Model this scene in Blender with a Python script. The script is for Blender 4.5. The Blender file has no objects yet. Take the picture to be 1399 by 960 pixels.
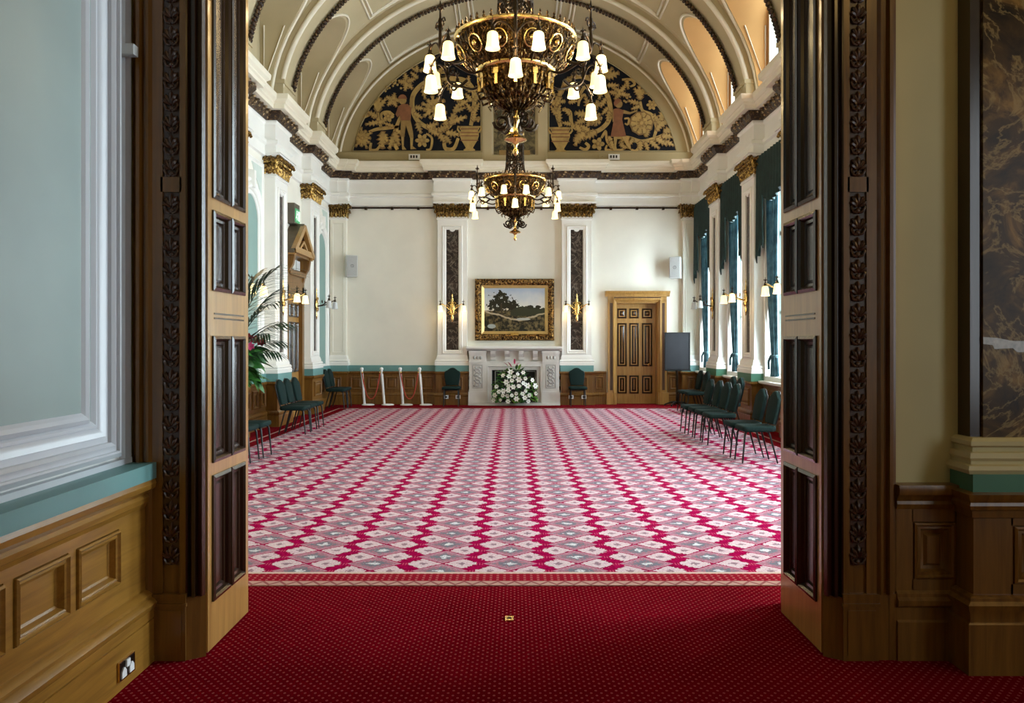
import bpy, math, random
from math import pi, sin, cos, sqrt, radians
from mathutils import Vector, Matrix
random.seed(7)
SC = bpy.context.scene
COL = SC.collection
F = 1100.0            # focal length in pixels of a 1399 px wide frame
VX, VY, H = 703.0, 467.0, 1.58
FW = 20.5             # far wall
W = 4.68              # half width of the hall
SF = F / FW
def fx(x): return (x - VX) / SF
def fz(y): return H + (VY - y) / SF

# ------------------------------------------------------------------ meshes
class MB:
    def __init__(s): s.v = []; s.f = []; s.mi = []
    def add(s, vs, fs, mi=0):
        b = len(s.v); s.v.extend([tuple(p) for p in vs])
        for f in fs: s.f.append([b + i for i in f]); s.mi.append(mi)
        return s
    def box(s, x0, x1, y0, y1, z0, z1, mi=0):
        if x0 > x1: x0, x1 = x1, x0
        if y0 > y1: y0, y1 = y1, y0
        if z0 > z1: z0, z1 = z1, z0
        return s.add([(x0,y0,z0),(x1,y0,z0),(x1,y1,z0),(x0,y1,z0),(x0,y0,z1),(x1,y0,z1),(x1,y1,z1),(x0,y1,z1)],
              [(0,3,2,1),(4,5,6,7),(0,1,5,4),(1,2,6,5),(2,3,7,6),(3,0,4,7)], mi)
    def taper(s, x0, x1, y0, y1, z0, z1, e, mi=0):   # box whose front face (low y) is inset by e
        return s.add([(x0+e,y0,z0+e),(x1-e,y0,z0+e),(x1,y1,z0),(x0,y1,z0),(x0+e,y0,z1-e),(x1-e,y0,z1-e),(x1,y1,z1),(x0,y1,z1)],
              [(0,3,2,1),(4,5,6,7),(0,1,5,4),(1,2,6,5),(2,3,7,6),(3,0,4,7)], mi)
    def lathe(s, prof, seg=24, c=(0,0,0), mi=0, a0=0.0, a1=2*pi, sx=1, sy=1):
        full = abs(a1 - a0 - 2*pi) < 1e-6
        n = seg if full else seg + 1
        vs = []; fs = []
        for r, z in prof:
            for i in range(n):
                a = a0 + (a1 - a0) * i / seg
                vs.append((c[0] + sx*r*cos(a), c[1] + sy*r*sin(a), c[2] + z))
        for j in range(len(prof) - 1):
            for i in range(seg):
                k = (i + 1) % n
                fs.append((j*n+i, j*n+k, (j+1)*n+k, (j+1)*n+i))
        return s.add(vs, fs, mi)
    def tube(s, pts, r, seg=6, mi=0, closed=False, flat=1.0):
        pts = [Vector(p) for p in pts]; n = len(pts)
        rr = r if isinstance(r, (list, tuple)) else [r]*n
        vs = []; fs = []; prev = None
        for i, p in enumerate(pts):
            if closed: t = pts[(i+1) % n] - pts[i-1]
            else: t = pts[min(i+1, n-1)] - pts[max(i-1, 0)]
            if t.length < 1e-9: t = Vector((0,0,1))
            t.normalize()
            if prev is None:
                a = Vector((0,0,1)) if abs(t.z) < .9 else Vector((1,0,0))
                u = t.cross(a).normalized()
            else:
                u = prev - t*prev.dot(t)
                u = u.normalized() if u.length > 1e-6 else t.orthogonal().normalized()
            prev = u; w = t.cross(u)
            for k in range(seg):
                a = 2*pi*k/seg
                vs.append(p + u*(rr[i]*cos(a)) + w*(rr[i]*flat*sin(a)))
        m = n if closed else n - 1
        for i in range(m):
            j = (i+1) % n
            for k in range(seg):
                l = (k+1) % seg
                fs.append((i*seg+k, i*seg+l, j*seg+l, j*seg+k))
        if not closed:
            fs.append(tuple(range(seg-1, -1, -1))); fs.append(tuple((n-1)*seg+k for k in range(seg)))
        return s.add(vs, fs, mi)
    def ball(s, c, r, seg=10, rings=6, mi=0):
        rx, ry, rz = r if isinstance(r, (tuple, list)) else (r, r, r)
        prof = [(max(1e-4, sin(pi*i/rings)), -cos(pi*i/rings)) for i in range(rings+1)]
        vs = []; fs = []
        for q, z in prof:
            for i in range(seg):
                a = 2*pi*i/seg; vs.append((c[0]+rx*q*cos(a), c[1]+ry*q*sin(a), c[2]+rz*z))
        for j in range(rings):
            for i in range(seg):
                k = (i+1) % seg; fs.append((j*seg+i, j*seg+k, (j+1)*seg+k, (j+1)*seg+i))
        return s.add(vs, fs, mi)
    def plate(s, poly, y0, y1, mi=0, e=0.0):          # polygon in (x,z), extruded from y1 (back) to y0 (front)
        n = len(poly)
        ar = sum(poly[i][0]*poly[(i+1)%n][1]-poly[(i+1)%n][0]*poly[i][1] for i in range(n))
        if ar < 0: poly = poly[::-1]
        fr = poly
        if e:
            cx = sum(p[0] for p in poly)/n; cz = sum(p[1] for p in poly)/n
            fr = [(cx+(p[0]-cx)*(1-e), cz+(p[1]-cz)*(1-e)) for p in poly]
        vs = [(p[0], y0, p[1]) for p in fr] + [(p[0], y1, p[1]) for p in poly]
        fs = [tuple(range(n)), tuple(range(2*n-1, n-1, -1))] + [(i, n+i, n+(i+1)%n, (i+1)%n) for i in range(n)]
        return s.add(vs, fs, mi)
    def slab(s, outline, fr, t0, t1, r, steps=3, mi=0):  # cushion: outline (a,b), frame fr(a,b,t)->xyz, thickness t0..t1, rounded edge r
        n = len(outline); loops = []
        cx = sum(p[0] for p in outline)/n; cy = sum(p[1] for p in outline)/n
        def inset(d):
            out = []
            for i in range(n):
                p, q, o = outline[i], outline[(i+1)%n], outline[i-1]
                tx, ty = q[0]-o[0], q[1]-o[1]; l = math.hypot(tx, ty) or 1
                out.append((p[0]-ty/l*d*1.0, p[1]+tx/l*d))
            return out
        for k in range(steps+1):
            a = pi/2*k/steps; loops.append((inset(r*(1-sin(a))), t0 + r*(1-cos(a))))
        for k in range(steps+1):
            a = pi/2*k/steps; loops.append((inset(r*(1-cos(a))), t1 - r*(1-sin(a))))
        vs = [fr(p[0], p[1], t) for L, t in loops for p in L]; fs = []
        for j in range(len(loops)-1):
            for i in range(n): k = (i+1)%n; fs.append((j*n+i, j*n+k, (j+1)*n+k, (j+1)*n+i))
        fs.append(tuple(range(n-1, -1, -1))); fs.append(tuple((len(loops)-1)*n+i for i in range(n)))
        return s.add(vs, fs, mi)
    def frame(s, x0, x1, z0, z1, prof, y=0.0, mi=0, fill=False):   # mitred rectangular moulding; prof (inset, projection towards -y)
        vs = []; fs = []
        for d, p in prof:
            vs += [(x0+d, y-p, z0+d), (x1-d, y-p, z0+d), (x1-d, y-p, z1-d), (x0+d, y-p, z1-d)]
        for j in range(len(prof)-1):
            for i in range(4): k = (i+1)%4; fs.append((j*4+i, j*4+k, (j+1)*4+k, (j+1)*4+i))
        if fill: b = (len(prof)-1)*4; fs.append((b, b+1, b+2, b+3))
        return s.add(vs, fs, mi)
    def run(s, prof, path, mi=0, caps=True, closed=False):  # profile (d to the right of the path, z) along a plan polyline with mitres
        n = len(path); m = len(prof); vs = []; fs = []
        P = [Vector((p[0], p[1])) for p in path]
        for i in range(n):
            def nrm(a, b):
                t = (b - a).normalized(); return Vector((t.y, -t.x))
            if i == 0: N = nrm(P[0], P[1])
            elif i == n-1: N = nrm(P[-2], P[-1])
            else:
                a, b = nrm(P[i-1], P[i]), nrm(P[i], P[i+1]); q = a + b
                N = q / max(.15, q.dot(a)) if q.length > 1e-6 else a
            for d, z in prof: vs.append((P[i].x + N.x*d, P[i].y + N.y*d, z))
        for i in range(n-1):
            for j in range(m-1): fs.append((i*m+j, i*m+j+1, (i+1)*m+j+1, (i+1)*m+j))
        if caps: fs.append(tuple(range(m-1, -1, -1))); fs.append(tuple((n-1)*m+j for j in range(m)))
        return s.add(vs, fs, mi)
    def px(s, prof, x0, x1, mi=0):                     # profile (projection to -y, z) along x
        return s.run([(d, z) for d, z in prof], [(x0, 0), (x1, 0)], mi)
    def ribbon(s, pts, wd, y0, y1, mi=0):              # flat strip in the xz plane
        n = len(pts); L = []; R = []
        for i in range(n):
            a = pts[max(i-1,0)]; b = pts[min(i+1,n-1)]; tx, tz = b[0]-a[0], b[1]-a[1]; l = math.hypot(tx,tz) or 1
            w = wd[i] if isinstance(wd,(list,tuple)) else wd
            L.append((pts[i][0]-tz/l*w, pts[i][1]+tx/l*w)); R.append((pts[i][0]+tz/l*w, pts[i][1]-tx/l*w))
        vs = []; fs = []
        for i in range(n): vs += [(L[i][0],y1,L[i][1]),(L[i][0],y0,L[i][1]),(R[i][0],y0,R[i][1]),(R[i][0],y1,R[i][1])]
        for i in range(n-1):
            for k in range(3): fs.append((i*4+k, (i+1)*4+k, (i+1)*4+k+1, i*4+k+1))
        return s.add(vs, fs, mi)
    def xf(s, M):
        s.v = [tuple(M @ Vector(p)) for p in s.v]; return s
    def join(s, o, M=None):
        return s.add([tuple(M @ Vector(p)) if M else p for p in o.v], o.f)
    def mesh(s, name, mats, smooth=None):
        me = bpy.data.meshes.new(name); me.from_pydata(s.v, [], s.f)
        for m in (mats if isinstance(mats, (list, tuple)) else [mats]): me.materials.append(m)
        if isinstance(mats, (list, tuple)) and len(mats) > 1: me.polygons.foreach_set('material_index', s.mi)
        import bmesh
        bm = bmesh.new(); bm.from_mesh(me); bmesh.ops.recalc_face_normals(bm, faces=bm.faces); bm.to_mesh(me); bm.free()
        if smooth:
            me.shade_smooth(); me.set_sharp_from_angle(angle=radians(smooth))
        me.update(); return me
    def ob(s, name, mats, parent=None, smooth=None, loc=None, rz=0):
        o = bpy.data.objects.new(name, s.mesh(name, mats, smooth)); COL.objects.link(o)
        if parent: o.parent = parent
        if loc is not None: o.location = loc
        if rz: o.rotation_euler = (0, 0, rz)
        return o
def thing(name, label, cat, loc=(0,0,0), rz=0, group=None, kind=None):
    o = bpy.data.objects.new(name, None); COL.objects.link(o); o.empty_display_size = .1
    o.location = loc; o.rotation_euler = (0, 0, rz)
    return tag(o, label, cat, group, kind)
def tag(o, label=None, cat=None, group=None, kind=None):
    if label: o['label'] = label
    if cat: o['category'] = cat
    if group: o['group'] = group
    if kind: o['kind'] = kind
    return o
KIDS = {}
def copy_tree(o, parent=None):
    c = o.copy(); COL.objects.link(c)
    if parent is not None: c.parent = parent
    for ch in list(o.children): copy_tree(ch, c)
    return c
def arc(cx, cz, r, a0, a1, n=10): return [(cx + r*cos(a0+(a1-a0)*i/n), cz + r*sin(a0+(a1-a0)*i/n)) for i in range(n+1)]
def smooth_path(pts, n=6):
    out = []; P = [pts[0]] + list(pts) + [pts[-1]]
    for i in range(1, len(P)-2):
        p0, p1, p2, p3 = P[i-1], P[i], P[i+1], P[i+2]
        for k in range(n):
            t = k/n
            out.append(tuple(.5*(2*p1[c] + (p2[c]-p0[c])*t + (2*p0[c]-5*p1[c]+4*p2[c]-p3[c])*t*t + (3*p1[c]-p0[c]-3*p2[c]+p3[c])*t**3) for c in range(len(p1))))
    out.append(tuple(pts[-1])); return out

# ------------------------------------------------------------------ materials
class E:      # arithmetic on node sockets
    def __init__(s, nt, v): s.nt = nt; s.s = v
    def op(s, o, b=None, c=None):
        n = s.nt.nodes.new('ShaderNodeMath'); n.operation = o
        for i, q in enumerate((s, b, c)):
            if q is None: continue
            if isinstance(q, E) and not isinstance(q.s, (int, float)): s.nt.links.new(q.s, n.inputs[i])
            else: n.inputs[i].default_value = q.s if isinstance(q, E) else q
        return E(s.nt, n.outputs[0])
    def __add__(s, b): return s.op('ADD', b)
    __radd__ = __add__
    def __sub__(s, b): return s.op('SUBTRACT', b)
    def __rsub__(s, b): return E(s.nt, b).op('SUBTRACT', s)
    def __mul__(s, b): return s.op('MULTIPLY', b)
    __rmul__ = __mul__
    def __truediv__(s, b): return s.op('DIVIDE', b)
    def abs(s): return s.op('ABSOLUTE')
    def floor(s): return s.op('FLOOR')
    def fract(s): return s.op('FRACT')
    def lt(s, b): return s.op('LESS_THAN', b)
    def gt(s, b): return s.op('GREATER_THAN', b)
    def min(s, b): return s.op('MINIMUM', b)
    def max(s, b): return s.op('MAXIMUM', b)
    def sqrt(s): return s.op('SQRT')
    def sat(s): return s.op('MAXIMUM', 0.0).op('MINIMUM', 1.0)
def new_mat(name, rough=.5, metal=0., spec=.5):
    m = bpy.data.materials.new(name); m.use_nodes = True; nt = m.node_tree
    b = nt.nodes['Principled BSDF']; b.inputs['Roughness'].default_value = rough; b.inputs['Metallic'].default_value = metal
    b.inputs['Specular IOR Level'].default_value = spec
    return m, nt, b
def coords(nt, scale=(1,1,1), kind='Object'):
    t = nt.nodes.new('ShaderNodeTexCoord'); mp = nt.nodes.new('ShaderNodeMapping'); mp.inputs['Scale'].default_value = scale
    nt.links.new(t.outputs[kind], mp.inputs[0]); return mp.outputs[0]
def noise(nt, vec, scale=5, detail=4, rough=.55, dist=0.):
    n = nt.nodes.new('ShaderNodeTexNoise'); n.inputs['Scale'].default_value = scale; n.inputs['Detail'].default_value = detail
    n.inputs['Roughness'].default_value = rough; n.inputs['Distortion'].default_value = dist
    nt.links.new(vec, n.inputs['Vector']); return n.outputs['Fac']
def ramp(nt, fac, stops):
    r = nt.nodes.new('ShaderNodeValToRGB'); el = r.color_ramp.elements
    while len(el) < len(stops): el.new(.5)
    for e, (p, c) in zip(el, stops): e.position = p; e.color = (*c, 1)
    nt.links.new(fac, r.inputs[0]); return r.outputs[0]
def mix(nt, fac, a, b):
    n = nt.nodes.new('ShaderNodeMix'); n.data_type = 'RGBA'
    for sock, v in ((n.inputs[0], fac), (n.inputs[6], a), (n.inputs[7], b)):
        if isinstance(v, E): v = v.s
        if isinstance(v, tuple): sock.default_value = (*v, 1)
        elif isinstance(v, (int, float)): sock.default_value = v
        else: nt.links.new(v, sock)
    return n.outputs[2]
def bump(nt, b, h, strength=.3, dist=.01):
    n = nt.nodes.new('ShaderNodeBump'); n.inputs['Strength'].default_value = strength; n.inputs['Distance'].default_value = dist
    nt.links.new(h.s if isinstance(h, E) else h, n.inputs['Height']); nt.links.new(n.outputs[0], b.inputs['Normal'])
def plain(name, c, rough=.5, metal=0., var=.12, scale=6, bmp=0., spec=.5, detail=3):
    m, nt, b = new_mat(name, rough, metal, spec); v = coords(nt)
    f = noise(nt, v, scale, detail)
    d = tuple(max(0, x*(1-var)) for x in c); l = tuple(min(1, x*(1+var)) for x in c)
    nt.links.new(ramp(nt, f, [(.3, d), (.7, l)]), b.inputs['Base Color'])
    if bmp: bump(nt, b, noise(nt, v, scale*6, 3), bmp, .004)
    return m
def wood(name, dark, light, axis='z', rough=.32, scale=1.0, coat=.15):
    m, nt, b = new_mat(name, rough)
    sc = {'z': (26, 26, 1.6), 'x': (1.6, 26, 26), 'y': (26, 1.6, 26)}[axis]
    v = coords(nt, tuple(q*scale for q in sc))
    f = noise(nt, v, 1.0, 5, .6, .6); g = noise(nt, coords(nt), 2.2, 2)
    c = ramp(nt, f, [(.28, dark), (.5, tuple((a+b_)/2 for a, b_ in zip(dark, light))), (.75, light)])
    c = mix(nt, E(nt, g) * .55, c, tuple(q*.62 for q in light))
    nt.links.new(c, b.inputs['Base Color']); bump(nt, b, f, .12, .003)
    b.inputs['Coat Weight'].default_value = coat; b.inputs['Coat Roughness'].default_value = .22
    return m
def emit(name, c, s, base=(.9,.8,.6)):
    m, nt, b = new_mat(name, .3); b.inputs['Base Color'].default_value = (*base, 1)
    b.inputs['Emission Color'].default_value = (*c, 1); b.inputs['Emission Strength'].default_value = s; return m

M = {}
M['oak'] = wood('oak', (.085,.032,.005), (.27,.125,.022), coat=.12)
M['oak_h_lit'] = wood('oak_horizontal_lit', (.15,.06,.007), (.44,.215,.032), 'x', coat=.12)  # horizontal grain; the left wall's golden light is put into a lighter oak
M['oak_light'] = wood('oak_light', (.27,.13,.03), (.52,.29,.085), rough=.3, coat=.3)
M['oak_leaf'] = wood('varnished_oak_door', (.25,.115,.025), (.50,.27,.075), rough=.28, coat=.8)
M['oak_leaf'].node_tree.nodes['Principled BSDF'].inputs['Coat Roughness'].default_value = .14
M['oak_dark'] = wood('oak_dark', (.012,.005,.002), (.045,.018,.007), rough=.22, coat=.4)
M['carved'] = wood('carved_dark_wood', (.03,.012,.006), (.10,.042,.018), rough=.38, coat=.2)
M['oak_mid'] = wood('oak_frame', (.075,.029,.004), (.25,.108,.016), rough=.3, coat=.2)
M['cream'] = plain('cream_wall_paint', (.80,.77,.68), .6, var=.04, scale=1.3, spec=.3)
M['cream_lamplit'] = plain('cream_wall_paint_lamplit', (.60,.53,.29), .5, var=.07, scale=1.1, spec=.3)  # same cream paint, with the warm lamp's yellow put into the colour
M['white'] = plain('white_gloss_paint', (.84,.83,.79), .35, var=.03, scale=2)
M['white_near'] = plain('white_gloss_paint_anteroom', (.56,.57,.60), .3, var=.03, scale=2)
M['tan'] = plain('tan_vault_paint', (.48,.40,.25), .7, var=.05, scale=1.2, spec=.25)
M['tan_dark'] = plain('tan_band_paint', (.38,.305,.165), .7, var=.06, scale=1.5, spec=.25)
M['tan_warm_lit'] = plain('tan_vault_paint_warm_lit', (.50,.27,.095), .7, var=.05, scale=1.2, spec=.25)  # orange glow of the right-hand recesses is put into the vault colour
M['vault_white'] = plain('ivory_moulding_paint', (.76,.70,.57), .6, var=.04, scale=2, spec=.3)
M['teal'] = plain('teal_dado_paint', (.14,.30,.29), .4, var=.08, scale=2)
M['green'] = plain('green_dado_paint', (.06,.19,.12), .4, var=.08, scale=2)
M['teal_pale'] = plain('pale_teal_panel_paint', (.215,.345,.315), .5, var=.06, scale=1.5)
M['grey_teal'] = plain('grey_teal_plaster', (.27,.335,.31), .42, var=.09, scale=1.4, bmp=.05)
M['marble_white'] = plain('white_marble', (.66,.64,.61), .25, var=.07, scale=4)
M['gilt'] = None
def gilt(name, dark, gold, scale=30, rough=.32, lo=.45, hi=.62, metal=.85, bstr=.6):
    m, nt, b = new_mat(name, rough, metal); v = coords(nt)
    f = noise(nt, v, scale, 5, .6, .8)
    nt.links.new(ramp(nt, f, [(lo, dark), (hi, gold)]), b.inputs['Base Color']); bump(nt, b, f, bstr, .02); return m
M['gilt'] = gilt('gilded_carving', (.07,.03,.008), (.62,.40,.12), 26)
M['gilt_frame'] = gilt('gilt_picture_frame', (.025,.010,.003), (.42,.24,.075), 22)
M['leafband'] = gilt('dark_leaf_moulding', (.022,.009,.004), (.24,.135,.045), 18, .5, .5, .72, .2)
M['brass'] = plain('brass', (.80,.55,.20), .25, 1., var=.1, scale=20)
M['bronze'] = gilt('dark_bronze', (.030,.014,.006), (.40,.235,.075), 34, .3, .48, .72, 1.)
M['bronze_dark'] = plain('black_bronze', (.035,.022,.013), .35, .9, var=.3, scale=25)
M['black'] = plain('black_metal', (.012,.012,.013), .35, .4, var=.1)
M['firebox'] = plain('soot_black_iron', (.012,.012,.012), .7, 0, var=.3, scale=8)
M['grey_board'] = plain('dark_grey_board', (.028,.028,.031), .8, var=.05, spec=.15)
M['plastic'] = plain('pale_grey_plastic', (.55,.55,.53), .5, var=.05)
M['plastic_white'] = plain('white_plastic', (.82,.82,.82), .35, var=.03)
M['fabric'] = plain('teal_chair_fabric', (.010,.023,.021), .85, var=.18, scale=60, bmp=.25, spec=.12)
M['fabric'].node_tree.nodes['Principled BSDF'].inputs['Sheen Weight'].default_value = .0
M['valance'] = plain('dark_green_velvet', (.006,.026,.024), .8, var=.3, scale=9)
M['rope'] = plain('red_rope', (.42,.05,.025), .7, var=.15, scale=60)
M['leaf'] = plain('green_leaf', (.035,.14,.025), .4, var=.45, scale=9)
M['leaf_dark'] = plain('dark_palm_leaf', (.012,.045,.018), .4, var=.4, scale=9)
M['lime'] = plain('bright_green_leaf', (.16,.34,.045), .45, var=.35, scale=12)
M['petal'] = plain('white_petal', (.86,.86,.82), .5, var=.04)
M['pink'] = plain('pink_petal', (.72,.08,.22), .45, var=.2)
M['crimson'] = plain('dark_red_petal', (.22,.015,.02), .45, var=.2)
M['gold_paint'] = plain('ochre_relief_paint', (.40,.265,.085), .6, var=.25, scale=7)
M['gold_paint2'] = plain('dull_ochre_relief_paint', (.28,.175,.055), .6, var=.2, scale=7)
M['gold_outline'] = plain('brown_ochre_outline_paint', (.20,.115,.035), .6, var=.2, scale=7)
M['rust'] = plain('rust_relief_paint', (.22,.085,.035), .6, var=.2, scale=7)
M['navy'] = plain('blue_black_panel_paint', (.008,.009,.014), .8, var=.3, scale=4, spec=.15)
M['shade_lit'] = emit('lit_frosted_glass', (1.0,.77,.31), 1.5, (.95,.85,.6))
M['shade_off'] = plain('clear_glass_shade', (.62,.65,.66), .15, var=.1)
M['slate_roof'] = plain('grey_brown_hood_roof', (.10,.075,.045), .6, var=.2, scale=8)
M['exit_green'] = emit('exit_sign_green', (.05,.45,.16), .25, (.03,.30,.12))
M['exit_white'] = emit('exit_sign_white', (.9,1,.9), .5, (.85,.9,.85))

def glass():
    m = bpy.data.materials.new('window_glass'); m.use_nodes = True; nt = m.node_tree; nt.nodes.clear()
    o = nt.nodes.new('ShaderNodeOutputMaterial'); t = nt.nodes.new('ShaderNodeBsdfTransparent'); g = nt.nodes.new('ShaderNodeBsdfGlossy')
    g.inputs['Roughness'].default_value = .02; t.inputs[0].default_value = (.93,.97,.97,1)
    mx = nt.nodes.new('ShaderNodeMixShader'); mx.inputs[0].default_value = .07
    nt.links.new(t.outputs[0], mx.inputs[1]); nt.links.new(g.outputs[0], mx.inputs[2]); nt.links.new(mx.outputs[0], o.inputs[0]); return m
M['glass'] = glass()
def curtain_mat():
    m, nt, b = new_mat('pale_teal_curtain_cloth', .8); v = coords(nt)
    c = ramp(nt, noise(nt, v, 7, 2), [(.3, (.035,.08,.095)), (.7, (.11,.20,.225))])
    nt.links.new(c, b.inputs['Base Color'])
    t = nt.nodes.new('ShaderNodeBsdfTranslucent'); nt.links.new(c, t.inputs[0]); mx = nt.nodes.new('ShaderNodeMixShader'); mx.inputs[0].default_value = .38
    o = nt.nodes['Material Output']; nt.links.new(b.outputs[0], mx.inputs[1]); nt.links.new(t.outputs[0], mx.inputs[2]); nt.links.new(mx.outputs[0], o.inputs[0]); return m
M['curtain'] = curtain_mat()
def marble_dark(name, scale, c0, c1, c2, vein):
    m, nt, b = new_mat(name, .3, spec=.18); v = coords(nt)
    f = noise(nt, v, scale, 7, .62, 1.2)
    c = ramp(nt, f, [(.30, c0), (.52, c1), (.68, c2)])
    w = E(nt, noise(nt, v, scale*.55, 6, .6, 2.2)); line = (1.0 - ((w - .5).abs() * 34)).sat()
    c = mix(nt, line * .55, c, vein); nt.links.new(c, b.inputs['Base Color']); return m
M['marble'] = marble_dark('dark_veined_marble', 5, (.010,.008,.008), (.035,.024,.020), (.085,.058,.045), (.32,.27,.22))
M['marble_near'] = marble_dark('brown_veined_marble', 4.2, (.005,.004,.003), (.075,.042,.012), (.27,.16,.045), (.42,.31,.13))
def red_carpet():
    m, nt, b = new_mat('red_dotted_carpet', 1.0, spec=.0); t = nt.nodes.new('ShaderNodeTexCoord'); sp = nt.nodes.new('ShaderNodeSeparateXYZ')
    nt.links.new(t.outputs['Object'], sp.inputs[0]); x, y = E(nt, sp.outputs[0]), E(nt, sp.outputs[1])
    def dots(ox, oy):
        u = ((x / .046 + ox).fract() - .5) * .046; v = ((y / .05 + oy).fract() - .5) * .05
        return ((u*u + v*v*.6).sqrt()).lt(.0062)
    d = dots(0., 0.).max(dots(.5, .5))
    g = noise(nt, coords(nt), 1.2, 3); k = noise(nt, coords(nt), 160, 2)
    base = ramp(nt, g, [(.3, (.115,.001,.004)), (.7, (.180,.002,.008))])
    base = mix(nt, E(nt, k) * .35, base, (.10,.003,.010))
    nt.links.new(mix(nt, d * .6, base, (.38,.085,.08)), b.inputs['Base Color']); bump(nt, b, k, .4, .004); return m
M['red_carpet'] = red_carpet()
def pattern_carpet():
    m, nt, b = new_mat('patterned_carpet', 1.0, spec=.0); t = nt.nodes.new('ShaderNodeTexCoord'); sp = nt.nodes.new('ShaderNodeSeparateXYZ')
    nt.links.new(t.outputs['Object'], sp.inputs[0]); x, y = E(nt, sp.outputs[0]), E(nt, sp.outputs[1])   # object origin at (0, 0)
    P, Q = .483, .362
    u = (x + .03) / P; n = (u + .5).floor(); du = (u - n).abs()
    v = (y - 5.721) / Q + n * .5; dv = ((v + .5).fract() - .5).abs()
    k1 = E(nt, noise(nt, coords(nt), 42, 2)); k2 = E(nt, noise(nt, coords(nt), 24, 2))
    dm = du / .43 + dv / .5
    wm = (du - .285).abs() / .285 + (.5 - dv) / .44
    red = (.35,.004,.062); dred = (.20,.002,.034); pink = (.49,.23,.29); creamc = (.64,.50,.52); grey = (.17,.175,.205); pale = (.62,.62,.64)
    c = mix(nt, (k1 - .42) * 4 , red, dred)
    c = mix(nt, dm.lt(.93) , c, pink)
    c = mix(nt, dm.lt(.84) * k1.gt(.50), c, (.36,.16,.20))
    c = mix(nt, (dm + (k1 - .5) * 1.5).lt(.52), c, grey)
    c = mix(nt, (dm + (k2 - .5) * .7).lt(.22), c, pale)
    wmask = (wm + (k1 - .5) * .9).lt(.86) * dm.gt(1.02)
    c = mix(nt, wmask, c, creamc)
    c = mix(nt, (wm + (k1 - .5) * .8).lt(.24), c, (.25,.16,.19))
    k3 = E(nt, noise(nt, coords(nt), 95, 2)); c = mix(nt, wmask * k3.gt(.55) * .6, c, (.46,.24,.29)); c = mix(nt, dm.lt(.9) * k3.lt(.44) * .55, c, (.22,.10,.14))
    # woven bars in the red stripes
    ub = (du - .5).abs(); bar = ub.lt(.10) * ((v * 2 + .2).fract()).lt(.30) * ((u * 24).fract()).lt(.45) * (1 - wmask)
    c = mix(nt, bar * .7, c, (.52,.09,.15))
    # near border: beige line, red dotted strip, beige patterned strip
    yb = y
    c = mix(nt, yb.lt(5.512), c, (.60,.44,.36))
    dot = (((x / .045).fract() - .5).abs() * .045).lt(.008) * (((y / .045).fract() - .5).abs() * .045).lt(.008)
    strip = mix(nt, dot, (.26,.010,.022), (.45,.14,.13))
    c = mix(nt, yb.lt(5.475), c, strip)
    zig = ((x / .11).fract() - .5).abs() * 2
    bz = mix(nt, (zig - (y - 5.225) / .07).abs().lt(.22), (.48,.27,.22), (.27,.09,.085))
    c = mix(nt, yb.lt(5.305), c, bz)
    nt.links.new(c, b.inputs['Base Color']); bump(nt, b, noise(nt, coords(nt), 170, 2), .4, .004); return m
M['pattern_carpet'] = pattern_carpet()
def painting_mat():
    m, nt, b = new_mat('landscape_painting', .35); b.inputs['Specular IOR Level'].default_value = .25
    t = nt.nodes.new('ShaderNodeTexCoord'); sp = nt.nodes.new('ShaderNodeSeparateXYZ'); nt.links.new(t.outputs['Object'], sp.inputs[0])
    x, z = E(nt, sp.outputs[0]), E(nt, sp.outputs[2]); v = coords(nt)
    n1 = E(nt, noise(nt, v, 4, 5)) - .5; n2 = E(nt, noise(nt, v, 13, 5)) - .5
    sky = mix(nt, (z + .1 + n1*.5).op('MULTIPLY', 1.6).sat(), (.80,.75,.62), (.38,.45,.56))
    ground = mix(nt, (n2 * 5 + n1 * 2 + .4).sat(), (.014,.013,.008), (.17,.13,.06))
    c = mix(nt, (z + n1 * .10).lt(-.02), sky, ground)
    far = (z - .06 - (x * 7).op('SINE') * .02 + n2 * .12).lt(0.0) * x.gt(-.1)
    c = mix(nt, far * z.gt(-.16), c, (.035,.038,.020))
    def ell(cx, cz, rx, rz, k=.9): return ((((x - cx) / rx) * ((x - cx) / rx) + ((z - cz) / rz) * ((z - cz) / rz)) + n2 * k * 2.2 + n1 * k).lt(.8)
    tree = ell(-.36, .20, .31, .25, 2.4).max(ell(-.14, .15, .25, .16, 2.4)).max(ell(-.50, .10, .24, .12, 2.2)).max(ell(.40, .07, .10, .05, .6)).max(ell(.60, .07, .08, .05, .6))
    c = mix(nt, tree, c, (.022,.020,.010))
    trunk = ((x + .33 + (z * 6).op('SINE') * .015).abs()).lt(.022) * z.lt(.15) * z.gt(-.2)
    c = mix(nt, trunk, c, (.05,.035,.02))
    path = (z + .28 - (x - .1).abs() * .28 + n1 * .12).abs().lt(.022); c = mix(nt, path, c, (.42,.34,.23))
    pond = ell(.22, -.24, .20, .035, .25); c = mix(nt, pond, c, (.42,.42,.38))
    pond2 = ell(-.58, -.42, .12, .06, .25); c = mix(nt, pond2, c, (.34,.37,.36))
    nt.links.new(c, b.inputs['Base Color']); return m
M['painting'] = painting_mat()
def dark_picture_mat():
    m, nt, b = new_mat('olive_figure_panel', .5); v = coords(nt); f = noise(nt, v, 5, 6, .6, 1.5)
    nt.links.new(ramp(nt, f, [(.35, (.02,.016,.008)), (.5, (.09,.07,.03)), (.66, (.24,.19,.09))]), b.inputs['Base Color']); return m
M['olive'] = dark_picture_mat()
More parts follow.
